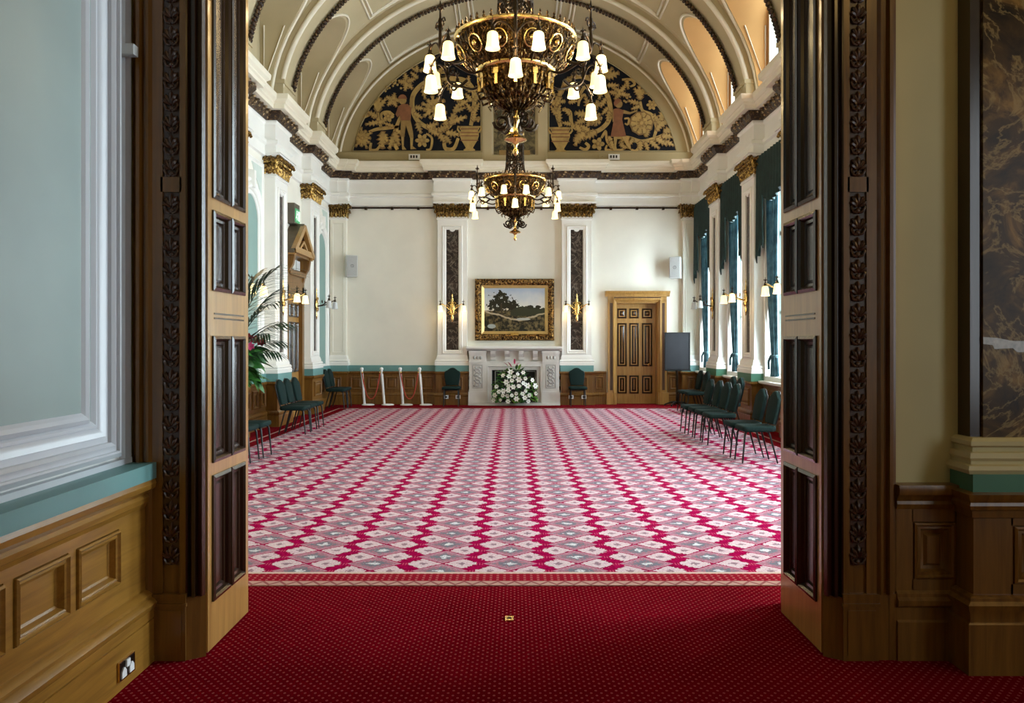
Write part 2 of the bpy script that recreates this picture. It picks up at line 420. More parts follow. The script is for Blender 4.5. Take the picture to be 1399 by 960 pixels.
# ================================================================== THE SETTING
Y0, Y1 = 4.06, 4.86             # thickness of the wall between ante-room and hall
ZK = [15.06 + 2.61*j for j in range(-3, 2)]    # near edges of the side pilasters (7.23 .. 17.67)
PW, PP = .83, .20               # width and projection of a side pilaster
ZS, VA, VB = 5.93, 4.555, 3.74  # vault springing, half width and rise
def st(name, mb, m, smooth=None, **k): return tag(mb.ob(name, m, None, smooth, **k), kind='structure')
# floors
st('floor', MB().box(-5.2, 5.6, -3.2, 20.9, -.25, 0), M['red_carpet'])
c = MB().box(-3.95, 3.95, 5.213, 19.0, 0, .006).ob('patterned_carpet', M['pattern_carpet'])
tag(c, 'large red, pink and grey diamond-patterned carpet covering the hall floor', 'carpet')
ln = MB()
for sx in (-1, 1): ln.box(sx*4.16, sx*4.19, 5.213, 19.2, 0, .004)
ln.box(-4.19, 4.19, 19.17, 19.2, 0, .004)
tag(ln.ob('carpet_border_line', plain('beige_carpet_line', (.40,.20,.17), .95)), 'thin beige line woven round the red edge of the hall carpet', 'carpet border')
# hall walls
D0, D1, DZ = fx(841), fx(898), fz(413)
st('wall_far', MB().box(-5.3, D0, FW, FW+.3, 0, 10.2).box(D1, 5.3, FW, FW+.3, 0, 10.2).box(D0, D1, FW, FW+.3, DZ, 10.2), M['cream'])
st('wall_left', MB().box(-W-.3, -W, Y1, FW, 0, 6.12), M['cream'])
wr = MB(); wins = []
edges = [4.62] + ZK + [20.28]
for a, b in zip(edges[:-1], edges[1:]): wins.append((a+PW+.13, b-.13))
wins[-1] = (wins[-1][0], 20.15)
SILL, HEAD = .86, 4.98
wr.box(W, W+.4, Y1, FW, 0, SILL).box(W, W+.4, Y1, FW, HEAD, 6.12)
ys = [Y1] + [q for w_ in wins for q in w_] + [FW]
for i in range(0, len(ys), 2):
    if ys[i+1] > ys[i]: wr.box(W, W+.4, ys[i], ys[i+1], SILL, HEAD)
st('wall_right', wr, M['cream'])
# wall with the doorway
OW, OH = 1.66, 4.35
wn = MB()
wn.box(-5.2, -OW, Y0, Y1, 0, 10.2).box(OW, 5.6, Y0, Y1, 0, 10.2).box(-OW, OW, Y0, Y1, OH, 10.2)
st('wall_doorway', wn, M['cream_lamplit'])
# ante-room shell behind and beside the camera
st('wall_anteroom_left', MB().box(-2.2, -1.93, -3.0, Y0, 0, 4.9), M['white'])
st('wall_anteroom_right', MB().box(5.0, 5.3, -3.0, -1.8, 0, 4.9).box(5.0, 5.3, .8, Y0, 0, 4.9).box(5.0, 5.3, -1.8, .8, 0, .9).box(5.0, 5.3, -1.8, .8, 4.2, 4.9), M['cream_lamplit'])
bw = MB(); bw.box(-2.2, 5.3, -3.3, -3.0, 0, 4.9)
st('wall_anteroom_back', bw, M['cream_lamplit'])
st('ceiling_anteroom', MB().box(-2.2, 5.3, -3.3, Y0, 4.9, 5.1), M['cream_lamplit'])

# ---- barrel vault with side penetrations
def vx(th, k=0.): return ((VA-k)*cos(th), ZS + (VB-k)*sin(th))
bays = []
zk2 = [4.62] + ZK
for i, a in enumerate(zk2):
    y0 = a + PW - .04; y1 = (zk2[i+1] + .04) if i+1 < len(zk2) else FW
    if i == 0: y0 = max(y0, Y1)
    bays.append((y0, y1, a + PW/2 + 1.305))
PR, PST, PT = .78, 1.55, 2.36
def arch_z(dy): return PST + (PT-PST)*sqrt(max(0, 1-(dy/PR)**2))
vault = MB(); tan_warm_lit = []
def vault_strip(cols):          # cols: list of (y, z-start above springing)
    NT = 48; vs = []; fs = []
    for y, zz in cols:
        t0 = math.asin(min(.999, zz/VB))
        for j in range(NT+1):
            th = t0 + (pi-2*t0)*j/NT; x, z = vx(th); vs.append((x, y, z))
    for i in range(len(cols)-1):
        for j in range(NT): fs.append((i*(NT+1)+j, i*(NT+1)+j+1, (i+1)*(NT+1)+j+1, (i+1)*(NT+1)+j))
    vault.add(vs, fs)
XO = 4.73
tun = {-1: MB(), 1: MB()}
for y0, y1, yc in bays:
    ya, yb = max(yc-PR, y0+.02), min(yc+PR, y1-.02)
    N = 18; ins = [yc - PR*cos(pi*i/N) for i in range(N+1)]
    vault_strip([(y0-.06, 0), (yc-PR, 0)]); vault_strip([(y, arch_z(y-yc)) for y in ins]); vault_strip([(yc+PR, 0), (y1+.06, 0)])
    prof = [(yc-PR, 0.)] + [(yc-PR, PST*k/6) for k in range(1, 6)] + [(y, arch_z(y-yc)) for y in ins] + [(yc+PR, PST*k/6) for k in range(5, 0, -1)] + [(yc+PR, 0.)]
    for sx in (-1, 1):
        vs = []; fs = []
        for y, zz in prof:
            xv = VA*sqrt(max(0, 1-(zz/VB)**2)); vs += [(sx*xv, y, ZS+zz), (sx*XO, y, ZS+zz)]
        for i in range(len(prof)-1): fs.append((2*i, 2*i+1, 2*i+3, 2*i+2))
        tun[sx].add(vs, fs)
st('ceiling', vault, M['tan'], 40)
st('ceiling_recess_left', tun[-1], M['tan'], 40); st('ceiling_recess_right', tun[1], M['tan_warm_lit'], 40)
# blind ends of the left recesses, glazed ends of the right ones
bl = MB(); rt = MB()
bl.box(-XO-.1, -XO, Y1, FW, 5.9, 8.6)
rt.box(W, XO+.1, Y1, FW, 5.85, 5.93); bl.box(-XO-.1, -W, Y1, FW, 5.85, 5.93)
st('wall_left_upper', bl, M['tan']); 
ru = MB(); ru.box(XO, XO+.1, Y1, FW, 8.1, 8.6)
ey = [Y1] + [q for y0, y1, yc in bays for q in (yc-.45, yc+.74)] + [FW]
for i in range(0, len(ey), 2): ru.box(XO, XO+.1, ey[i], ey[i+1], 5.9, 8.1)
ru.join(rt); st('wall_right_upper', ru, M['tan_warm_lit'])
nwin = 0
for k, (y0, y1, yc) in enumerate(bays):
    nwin += 1
    f = MB(); a, b = yc-.45, yc+.74
    for u0, u1, z0, z1 in ((a, a+.06, 5.93, 8.1), (b-.06, b, 5.93, 8.1), (a, b, 8.04, 8.1), (a, b, 5.93, 5.99), ((a+b)/2-.03, (a+b)/2+.03, 5.93, 8.1)): f.box(XO-.03, XO+.07, u0, u1, z0, z1)
    w_ = st('window_%d' % nwin, f, M['vault_white']); w_['label'] = 'high vault window pane, number %d from the doorway' % (k+1)
    MB().box(XO+.03, XO+.04, a, b, 5.93, 8.1).ob('pane', M['glass'], w_)
    # raised triangular field on the far cheek of each recess, both sides
# ribs
def rib(a, name, near_roll=True):
    root = thing(name, kind='structure', label=None, cat=None)
    y0, y1 = a+.05, a+PW-.07; N = 56
    ths = [pi*i/N for i in range(N+1)]
    body = MB(); vs = []; fs = []
    sec = [(y0, 0.), (y0, .13), (y1, .13), (y1, 0.)]
    for th in ths:
        for y, d in sec: x, z = vx(th, d); vs.append((x, y, z))
    for i in range(N):
        for j in range(3): fs.append((i*4+j, i*4+j+1, (i+1)*4+j+1, (i+1)*4+j))
    body.add(vs, fs); body.ob('rib_body', M['tan'], root, 40)
    def roll(y, d, r, m, nm, t0=0.0):
        pts = []
        for th in ths:
            th = t0 + (pi-2*t0)*th/pi
            x, z = vx(th, d); pts.append((x, y, z))
        return MB().tube(pts, r, 8).ob(nm, m, root, 60)
    roll(y0+.02, .14, .05, M['vault_white'], 'near_bead'); roll(y1-.02, .15, .03, M['vault_white'], 'far_bead')
    lf = MB(); n2 = 150
    for i in range(n2):
        th = .16 + (pi-.32)*i/(n2-1); x, z = vx(th, .15); x2, z2 = vx(th, .19)
        for q in (-.035, .035):
            lf.ball((x2, y1-.10+q, z2), (.038, .036, .038), 6, 4)
        lf.ball((vx(th, .20)[0], y1-.10, vx(th, .20)[1]), (.02, .02, .02), 5, 4)
    lf.ob('leaf_moulding', M['leafband'], root, 60)
    ft = MB()
    for sx in (-1, 1): ft.box(sx*(VA-.22), sx*(VA+.1), y0-.03, y1+.03, 5.93, 6.48).box(sx*(VA-.25), sx*(VA+.1), y0-.05, y1+.05, 6.42, 6.50)
    ft.ob('rib_foot', M['tan'], root)
    return root
for i, a in enumerate(ZK): rib(a, 'trim_%d' % (i+1))['label'] = 'arched vault rib with dark leaf moulding, number %d from the doorway' % (i+1)
# panel mouldings on the vault
pm = MB()
def vault_rect(ya, yb, t0, t1):
    n = 10; pts = []
    for i in range(n+1): th = t0+(t1-t0)*i/n; x, z = vx(th, .012); pts.append((x, ya, z))
    for i in range(n+1): th = t1+(t0-t1)*i/n; x, z = vx(th, .012); pts.append((x, yb, z))
    pm.tube(pts, .028, 6, closed=True)
for y0, y1, yc in bays[1:]:
    e = .2
    for t0, t1 in ((76, 104), (46, 73), (107, 134)): vault_rect(y0+e, y1-e, radians(t0), radians(t1)); vault_rect(y0+e+.07, y1-e-.07, radians(t0+1.2), radians(t1-1.2))
    for sx in (-1, 1):   # moulding round each recess mouth
        pts = []
        for i in range(29):
            dy = -PR-.06 + (2*PR+.12)*i/28; q = dy/(PR+.06); zz = PST*.0 + (PST + (PT+.05-PST)*sqrt(max(0, 1-q*q)))
            pts.append((yc+dy, zz))
        pts = [(yc-PR-.06, .1+PST*k/5) for k in range(5)] + pts + [(yc+PR+.06, .1+PST*k/5) for k in range(4, -1, -1)]
        pm.tube([(sx*(VA*sqrt(max(0, 1-(zz/VB)**2))-.01), y, ZS+zz) for y, zz in pts if y < y1-.02], .03, 6)
        # raised V field on the recess soffit
        for sy in (-1, 1):
            yw = yc + sy*(PR-.012)
            pm.tube([(sx*4.27, yw, ZS+1.52), (sx*4.65, yw, ZS+.45), (sx*4.65, yw, ZS+1.52)], .016, 5)
tag(pm.ob('trim_8', M['vault_white'], None, 60), 'ivory panel mouldings running over the vault', kind='structure')
vent = MB()
for y0, y1, yc in bays[2:]:
    for t in (74.5, 105.5):
        x, z = vx(radians(t), .02); vent.ball((x, y1-.16, z), (.10, .05, .03), 10, 6)
for i, (y0, y1, yc) in enumerate(bays[3:]):
    for j, t in enumerate((74.5, 105.5)):
        x, z = vx(radians(t), .02)
        v = MB().ball((0,0,0), (.11, .05, .03), 12, 6).ob('ceiling_vent', M['bronze_dark'], loc=(x, y1-.16, z))
        tag(v, 'small dark oval vent in the vault, %s side, %s' % (('right', 'left')[j], ('over the near chandelier', 'between the two inner ribs', 'close to the painted end wall')[i]), 'vent', 'oval vents in the vault')

# ---- cornice, entablature
def plan(side_proj=PP):
    p = [(-W, Y1)]
    for a in ZK: p += [(-W, a-.04), (-W+PP, a-.04), (-W+PP, a+PW+.04), (-W, a+PW+.04)]
    p += [(-W, 20.26), (-W+PP, 20.26), (-W+PP, FW-.2), (-W+.44, FW-.2), (-W+.44, FW)]
    for cx in (-1.57, 1.57): p += [(cx-.44, FW), (cx-.44, FW-PP), (cx+.44, FW-PP), (cx+.44, FW)]
    q = [(-x, y) for x, y in p[::-1] if y < FW+1 and x < -3]
    return p + q
path = plan()
ent = [(0,5.02),(.05,5.04),(.05,5.11),(.035,5.11),(.035,5.24),(.08,5.27),(.08,5.33),(.025,5.35),(.025,5.63),(.06,5.66),(.06,5.70),(0,5.70)]
st('trim_9', MB().run(ent, path, caps=False), M['white'], 30)
cor = [(0,5.86),(.26,5.86),(.26,5.93),(.29,5.95),(.29,5.98),(.34,6.02),(.35,6.08),(.35,6.11),(0,6.13)]
st('trim_10', MB().run(cor, path, caps=False), M['vault_white'], 30)
st('trim_11', MB().run([(0,5.69),(.09,5.70),(.16,5.80),(.16,5.87),(0,5.87)], path, caps=False), M['leafband'], 30)
dn = MB()
for (ax, ay), (bx, by) in zip(path[:-1], path[1:]):
    L = math.hypot(bx-ax, by-ay)
    if L < .35: continue
    tx, ty = (bx-ax)/L, (by-ay)/L; nx, ny = ty, -tx; n = max(2, int(L/.21))
    for i in range(n):
        s = (i+.5)*L/n
        for k, (ds, dz, dd) in enumerate(((-.035, .0, .10), (.0, .045, .15), (.035, .09, .19))):
            dn.ball((ax+tx*(s+ds)+nx*dd, ay+ty*(s+ds)+ny*dd, 5.735+dz), (.036, .036, .026), 6, 4)
st('trim_12', dn, gilt('gilded_leaf_band', (.06,.03,.012), (.62,.46,.25), 14, .5, .46, .64, .2), 60)
for j, (x0, x1) in enumerate(((-4.22, -2.0), (-1.13, 1.13), (2.0, 4.22))):
    r = thing('picture_rail', ('dark picture rail with hooks on the far wall above the left speaker', 'dark picture rail with hooks on the far wall above the painting', 'dark picture rail with hooks on the far wall above the closed door')[j], 'picture rail', (0, FW, 4.985), group='picture rails on the far wall')
    MB().tube([(x0, -.04, 0), (x1, -.04, 0)], .022, 8).ob('rail', M['bronze_dark'], r, 60)
    for k in range(3):
        x = x0 + (x1-x0)*(.2+.3*k); MB().box(x-.03, x+.03, -.075, 0, -.05, .02).ob('hook', M['bronze_dark'], r)

# ---- painted lunette on the far wall
def half_ellipse(a, b, n=60, z0=ZS): return [(a*cos(pi*i/n), z0+b*sin(pi*i/n)) for i in range(n+1)]
lz = fz(207)
tanf = MB().plate(half_ellipse(4.60, 3.80), -.03, 0)
tg = tag(tanf.ob('trim_13', M['tan_dark'], loc=(0, FW, 0)), 'flat tan band around the painted end-wall lunette', kind='structure')
ring = MB(); o_ = half_ellipse(4.50, 3.70, 60); 
MB().tube([(x, -.04, z) for x, z in half_ellipse(4.47, 3.67)], .035, 6).ob('outer_bead', M['vault_white'], tg, 60)
A2, B2 = 222/SF, 177/SF; zc = fz(230)
def ins_z(x): return zc + B2*sqrt(max(0, 1-(x/A2)**2))
def lun_poly(x0, x1, z0, n=30): return [(x0, z0), (x1, z0)] + [(x1+(x0-x1)*i/n, max(z0, ins_z(x1+(x0-x1)*i/n))) for i in range(n+1)]
LB = -.045
from itertools import count
def CP(x, y, ox, oy, k=6.4): return (fx(ox + x/k), fz(oy + y/k))
def leafpoly(cx, cz, ang, L, Wd, lobes=4):
    out = []
    def side(s):
        r = []
        for i in range(lobes):
            t0 = i/lobes; e = sin(pi*min(1, (t0+.12)))**.7
            r.append((t0*L, s*Wd*.35*e)); r.append(((t0+.75/lobes)*L, s*Wd*(.55+.45*sin(pi*(t0+.2)))*(1-.35*t0))); 
        return r
    pts = side(1) + [(L, 0)] + side(-1)[::-1]
    return [(cx + p*cos(ang)-q*sin(ang), cz + p*sin(ang)+q*cos(ang)) for p, q in pts]
def flowerpoly(cx, cz, R, n=7, ph=0., depth=.45, m=8):
    return [(cx + R*(1-depth+depth*abs(cos(n*(2*pi*i/(n*m))/2)))*cos(2*pi*i/(n*m)+ph), cz + R*(1-depth+depth*abs(cos(n*(2*pi*i/(n*m))/2)))*sin(2*pi*i/(n*m)+ph)) for i in range(n*m)]
def vase(cx, z0, hgt, wd):
    prof = [(.30,0),(.30,.05),(.20,.09),(.20,.14),(.42,.42),(.50,.60),(.50,.74),(.44,.80),(.52,.90),(.52,1.0)]
    return [(cx+wd*r, z0+hgt*t) for r, t in prof] + [(cx-wd*r, z0+hgt*t) for r, t in prof[::-1]]
K = 6.4*SF   # crop pixels per metre
def lunette(side):
    sgn = -1 if side == 'left' else 1
    xa, xb = (-A2+.02, fx(657.2)) if side == 'left' else (fx(749.8), A2-.02)
    root = thing('lunette_panel', 'dark %s half of the lunette with ochre scrolls and a %s' % (side, 'youth in breeches' if side == 'left' else 'woman in a rust tunic'), 'painted panel', (0, FW, 0), group='painted lunette panels')
    MB().plate(lun_poly(xa, xb, lz), LB, -.028).ob('background', M['navy'], root)
    ox, oy = (470, 80) if side == 'left' else (740, 80)
    def P(x, y): return CP(x, y, ox, oy)
    vine = MB(); lv = MB(); fl = MB(); y0, y1 = LB-.012, LB+.002
    def R(pts, w): 
        q = smooth_path([P(*p) for p in pts], 6); n = len(q); ws = [1.25*w/K*(.55+.45*sin(pi*(.15+.8*i/(n-1)))) for i in range(n)]
        vine.ribbon(q, ws, y0, y1)
    nl = [0]
    def Lf(x, y, ang, L, Wd, lobes=4):
        nl[0] += 1; e = (nl[0] % 7)*.0012
        p = P(x, y); a_ = radians(ang)
        def cl(pl): return [(min(max(u, xa+.02), xb-.02), min(max(v, lz+.02), ins_z(min(max(u, xa+.02), xb-.02))-.03)) for u, v in pl]
        lv.plate(cl(leafpoly(p[0], p[1], a_, L*.98/K, Wd*.84/K, lobes)), y0-.003-e, y1, mi=1)
        q = (p[0]+cos(a_)*L*.07/K, p[1]+sin(a_)*L*.07/K)
        lv.plate(cl(leafpoly(q[0], q[1], a_, L*.80/K, Wd*.56/K, lobes)), y0-.006-e, y0)
    def Fl(x, y, r, n=7, cen=True):
        p = P(x, y); q = MB(); q.plate(flowerpoly(p[0], p[1], r/K, n), y0-.006, y1, e=.1); q.plate(flowerpoly(p[0], p[1], r*.55/K, n, .4), y0-.016, y0, e=.1, mi=1)
        q.plate(arc(p[0], p[1], r*.2/K, 0, 2*pi*11/12, 11), y0-.026, y0-.01); q.ob('painted_flower', [M['gold_paint'], M['gold_paint2']], root)
    if side == 'left':
        R([(1110,590),(1130,480),(1140,380),(1130,280),(1060,200),(940,180),(800,185),(690,230),(610,320),(600,430),(640,540),(740,610),(850,630),(930,590),(950,500)], 17)
        R([(470,800),(440,730),(450,640),(500,500)], 15); R([(480,600),(390,610),(300,620),(220,645)], 12); R([(330,610),(300,520),(300,400)], 12)
        R([(340,560),(330,490),(390,470),(440,500)], 9); R([(700,250),(740,290),(780,270),(760,235),(730,245)], 9); R([(1000,700),(960,790),(890,790),(880,730),(920,720)], 13); R([(720,660),(770,700),(760,790),(720,800)], 8)
        R([(240,740),(235,800),(290,800),(330,740)], 10); R([(900,130),(840,130),(850,165),(890,160)], 9); R([(170,520),(240,490),(270,530)], 12); R([(1170,560),(1180,520),(1150,545)],9)
        for a in ((1130,560,80,110,45),(1140,470,60,95,40),(1120,470,125,95,40),(1140,380,55,95,40),(1120,380,130,95,40),(1130,300,50,85,36),(1110,300,130,95,36),(1080,230,80,80,36),
                  (900,190,-70,130,50),(850,185,-100,110,45),(690,240,-80,130,40),(700,190,10,110,40),(650,180,140,90,36),(620,430,-10,90,40),(610,480,-30,95,40),(640,560,-70,110,45),(600,420,200,50,28),(720,610,20,120,50),(740,620,-30,120,50),
                  (820,640,25,120,55),(830,650,-60,110,50),(930,590,70,150,55),(940,560,20,150,50),(900,620,100,120,50),(960,480,60,110,40),(960,470,20,120,36),(890,650,-10,130,55),(880,680,-50,90,45),(1000,420,30,110,40),(960,350,-20,100,40),
                  (300,480,90,190,60),(300,440,130,120,45),(300,440,50,120,45),(300,520,150,120,45),(310,560,190,130,40),(300,570,20,90,36),(340,650,-90,150,75),(330,640,-60,120,50),(440,640,-70,140,55),(440,680,-110,130,55),(450,620,-40,110,36),(440,600,160,110,30),
                  (430,370,0,75,45),(430,370,75,70,40),(430,370,150,70,40),(430,370,225,70,40),(430,370,300,70,40),(550,210,20,85,45),(550,210,100,85,45),(550,210,180,75,45),(550,210,-100,85,45),(550,210,-50,85,45),(640,130,90,70,34),(660,120,30,80,30),(650,120,150,70,26),(760,150,60,90,40),(820,130,40,90,40)): Lf(*a)
        for k in range(11): Lf(165, 700, k*360/11, 105 if k % 2 else 80, 34, 3)
        for k in range(12): Lf(790, 440, k*30+8, 125 if k % 2 else 105, 42, 3)
        Fl(790, 440, 85, 9); Fl(390, 510, 52, 5); Fl(685, 720, 64, 6); Fl(165, 700, 48, 7)
        for bx, by in ((365,290),(380,270),(372,250),(400,262),(420,215),(440,225),(455,200),(430,245),(485,200),(500,265),(540,270),(470,235),(450,220)): p = P(bx, by); fl.ball((p[0], y0, p[1]), (11/K, .012, 11/K), 8, 4)
    else:
        R([(165,600),(130,480),(130,380),(180,280),(220,200),(330,160),(440,190),(530,250),(580,350),(600,470),(570,570),(480,640),(380,640),(270,590),(245,470),(180,450)], 17)
        R([(640,690),(760,700),(870,730),(1000,700),(1080,660)], 15); R([(980,690),(1000,600),(960,500),(880,460),(860,380)], 12); R([(520,700),(560,630)], 9); R([(380,740),(410,770),(380,800),(330,780)], 11)
        R([(560,640),(570,720),(600,770),(620,800),(560,800),(570,760)], 10); R([(780,800),(820,810),(850,770),(830,740)], 9); R([(700,190),(780,190),(810,230),(770,250)], 9); R([(720,530),(760,530),(750,580),(725,570)], 7); R([(320,420),(330,370),(370,320),(385,345)], 9); R([(330,330),(370,260),(430,245),(430,270)], 12)
        R([(780,690),(720,790),(640,800)], 7); R([(890,310),(930,310),(930,330)], 7)
        for a in ((150,570,85,120,40),(130,500,70,100,34),(125,500,120,100,34),(120,430,60,110,34),(110,420,110,110,34),(140,340,60,110,40),(110,350,100,80,30),(190,250,60,100,40),(200,270,20,80,36),(260,190,60,90,40),
                  (350,160,70,90,40),(430,180,30,130,50),(420,180,60,120,45),(560,170,20,130,60),(540,180,50,130,50),(480,220,-70,110,45),(520,260,-100,110,45),(560,350,-120,100,40),(580,430,-130,90,36),(590,460,-100,110,40),(570,240,0,110,40),
                  (480,640,-150,130,60),(420,640,150,110,45),(380,650,-140,130,70),(340,650,120,100,50),(330,660,-110,120,55),(400,600,80,90,36),(260,580,170,90,36),(250,500,130,90,36),(430,480,60,130,55),(400,500,170,120,60),(420,450,110,120,55),(440,440,30,110,40),(380,540,200,100,50),(230,390,10,90,34),(210,380,180,70,34),
                  (860,370,95,140,55),(860,330,60,90,45),(860,330,130,90,45),(850,400,165,110,40),(860,420,200,90,34),(1040,560,85,130,50),(1030,580,120,110,45),(1040,600,50,110,45),(1000,640,60,110,45),(1060,650,25,110,55),(1040,680,-5,120,55),(990,700,-30,130,50),(1060,720,-25,110,45),(940,720,-40,120,45),(900,730,-70,100,40),(860,720,-90,110,45),(800,700,-120,80,36),(740,690,-140,80,30),(900,690,60,80,40),
                  (690,300,60,90,40),(690,300,150,90,40),(690,300,230,90,45),(690,310,-20,80,40),(660,310,170,80,40),(740,190,-80,90,36),(600,720,-70,110,45),(580,680,-60,100,40),(680,720,-60,90,40),(680,760,-20,90,30)): Lf(*a)
        for k in range(9): Lf(460, 530, k*40, 70, 40, 3)
        for k in range(10): Lf(870, 570, k*36+5, 110, 55, 2)
        Fl(870, 570, 80, 8); Fl(490, 750, 60, 5); Fl(960, 410, 48, 6)
        for r_ in range(4):
            for c_ in range(4-abs(r_-1)): p = P(425+30*c_+8*abs(r_-1), 500+25*r_); fl.ball((p[0], y0-.006, p[1]), (15/K, .014, 15/K), 8, 4, mi=1)
        for bx, by in ((720,375),(745,350),(765,375),(750,325),(770,340),(735,385),(760,320)): p = P(bx, by); fl.ball((p[0], y0, p[1]), (11/K, .012, 11/K), 8, 4)
    vine.ob('scroll_stems', M['gold_paint'], root); lv.ob('acanthus_leaves', [M['gold_paint'], M['gold_outline']], root); fl.ob('berry_pattern', [M['gold_paint'], M['gold_paint2']], root, 60)
    vc = P(1097, 810) if side == 'left' else P(163, 820)
    vz = MB().plate(vase(vc[0], vc[1], 215/K, 165/K), y0-.008, y1)
    for s_ in (-1, 1): vz.ribbon([(vc[0]+s_*165/K*q, vc[1]+215/K*t) for q, t in ((.46,.95),(.60,.98),(.62,.86),(.50,.74))], 8/K, y0-.008, y1)
    v_ = vz.ob('vase', M['gold_paint'], root)
    bd = MB()
    for t in (.60, .73, .42, .88): bd.box(vc[0]-165/K*.47, vc[0]+165/K*.47, y0-.014, y0, vc[1]+215/K*t-.012, vc[1]+215/K*t+.012)
    bd.ob('painted_band', M['rust'], v_)
    # figure (flat painted silhouette)
    def poly(ps): return [P(*p) for p in ps]
    b0 = MB(); b5 = MB(); b1 = MB(); b2 = MB(); b3 = MB(); b4 = MB()
    ya, yb = y0-.022, y1
    if side == 'left':
        hp = P(515, 372); b1.plate(arc(hp[0], hp[1], 34/K, 0, 2*pi*15/16, 15), ya-.004, yb)
        b0.plate(poly([(575,400),(590,335),(610,330),(605,420),(585,440)]), ya, yb)
        b2.plate(poly([(478,425),(510,405),(560,405),(592,440),(585,545),(500,548),(492,500),(470,520),(455,495)]), ya-.002, yb)
        b1.plate(poly([(500,548),(585,548),(605,640),(610,700),(580,700),(545,590),(530,690),(500,690)]), ya, yb, mi=0)
        b3.plate(poly([(503,690),(528,690),(525,770),(548,800),(512,802)]), ya, yb); b4.plate(poly([(582,700),(608,700),(602,770),(635,795),(585,798)]), ya, yb)
        b2.plate(arc(hp[0], hp[1]+12/K, 38/K, 0, pi, 10), ya-.008, yb)
    else:
        hp = P(672, 405); b1.plate(arc(hp[0], hp[1], 32/K, 0, 2*pi*15/16, 15), ya-.004, yb)
        b2.plate(arc(hp[0]-6/K, hp[1]+8/K, 38/K, .2*pi, 1.25*pi, 10), ya-.006, yb)
        b2.plate(poly([(625,450),(660,440),(715,460),(700,540),(735,685),(600,690),(625,560)]), ya-.002, yb)
        b0.plate(poly([(710,455),(770,475),(830,455),(835,465),(770,492),(705,485)]), ya, yb); b5.plate(poly([(625,455),(610,480),(618,560),(632,550)]), ya, yb)
        b3.plate(poly([(628,690),(660,690),(648,770),(655,805),(620,815),(632,770)]), ya, yb); b4.plate(poly([(695,690),(735,685),(775,775),(780,808),(755,790)]), ya, yb)
    [q.ob('painted_arm', M['gold_paint2'], root) for q in (b0, b5) if q.v]; b1.ob('painted_figure', M['gold_paint2'], root); b2.ob('painted_tunic', M['rust'], root); b3.ob('painted_leg', M['gold_paint'], root); b4.ob('painted_leg', M['gold_paint'], root)
    pts = [(x, LB, z) for x, z in lun_poly(xa, xb, lz)]
    MB().tube(pts, .018, 6, closed=True).ob('edge_bead', M['tan_dark'], root, 60)
lunette('left'); lunette('right')
cp = thing('figure_panel', 'narrow dark olive panel in a tan frame between the two lunette halves', 'painted panel', (0, FW, 0))
MB().plate([(fx(675), fz(218)), (fx(731), fz(218)), (fx(731), fz(70)), (fx(675), fz(70))], -.05, -.02).ob('picture', M['olive'], cp)
q = MB(); q.frame(fx(659), fx(748), fz(226), fz(58), [(0,.02),(0,.07),(.05,.08),(.24,.08),(.27,.05),(.29,.03)]); q.ob('panel_frame', M['tan'], cp)
mb_ = MB(); mb_.box(fx(682), fx(724), -.07, -.045, fz(214), fz(206)); mb_.plate(vase(fx(703), fz(206), .6, .45), -.065, -.045); mb_.ob('painted_vase', M['gold_paint2'], cp)
led = MB().px([(0, fz(223)), (.10, fz(223)), (.10, fz(209)), (.06, fz(208)), (0, fz(208))], -4.5, fx(659)); led.px([(0, fz(223)), (.10, fz(223)), (.10, fz(209)), (.06, fz(208)), (0, fz(208))], fx(748), 4.5)
led.ob('trim_14', M['tan_dark'], loc=(0, FW, 0)); bpy.data.objects['trim_14']['kind'] = 'structure'
for nm, px_, lab in (('sign_plate', 567, 'left'), ('sign_plate', 838, 'right')):
    t = thing(nm, 'small white illuminated plate on the ledge under the %s lunette panel' % lab, 'sign', (fx(px_), FW-.10, fz(216)), group='plates under the lunette')
    MB().box(-.14, .14, -.05, 0, -.07, .07).ob('plate', M['plastic_white'], t)
    bb = MB(); s_ = 1 if lab == 'left' else -1
    for k in range(3): bb.box(-.10+.07*k, -.06+.07*k, -.055, -.045, -.03, .04)
    bb.ob('dark_marks', M['black'], t)
    MB().box(s_*.22, s_*.38, -.04, 0, -.06, .06).lathe([(.03,0),(.001,.02)], 10, (s_*.30, -.04, 0)).ob('junction_box', M['tan_dark'], t)
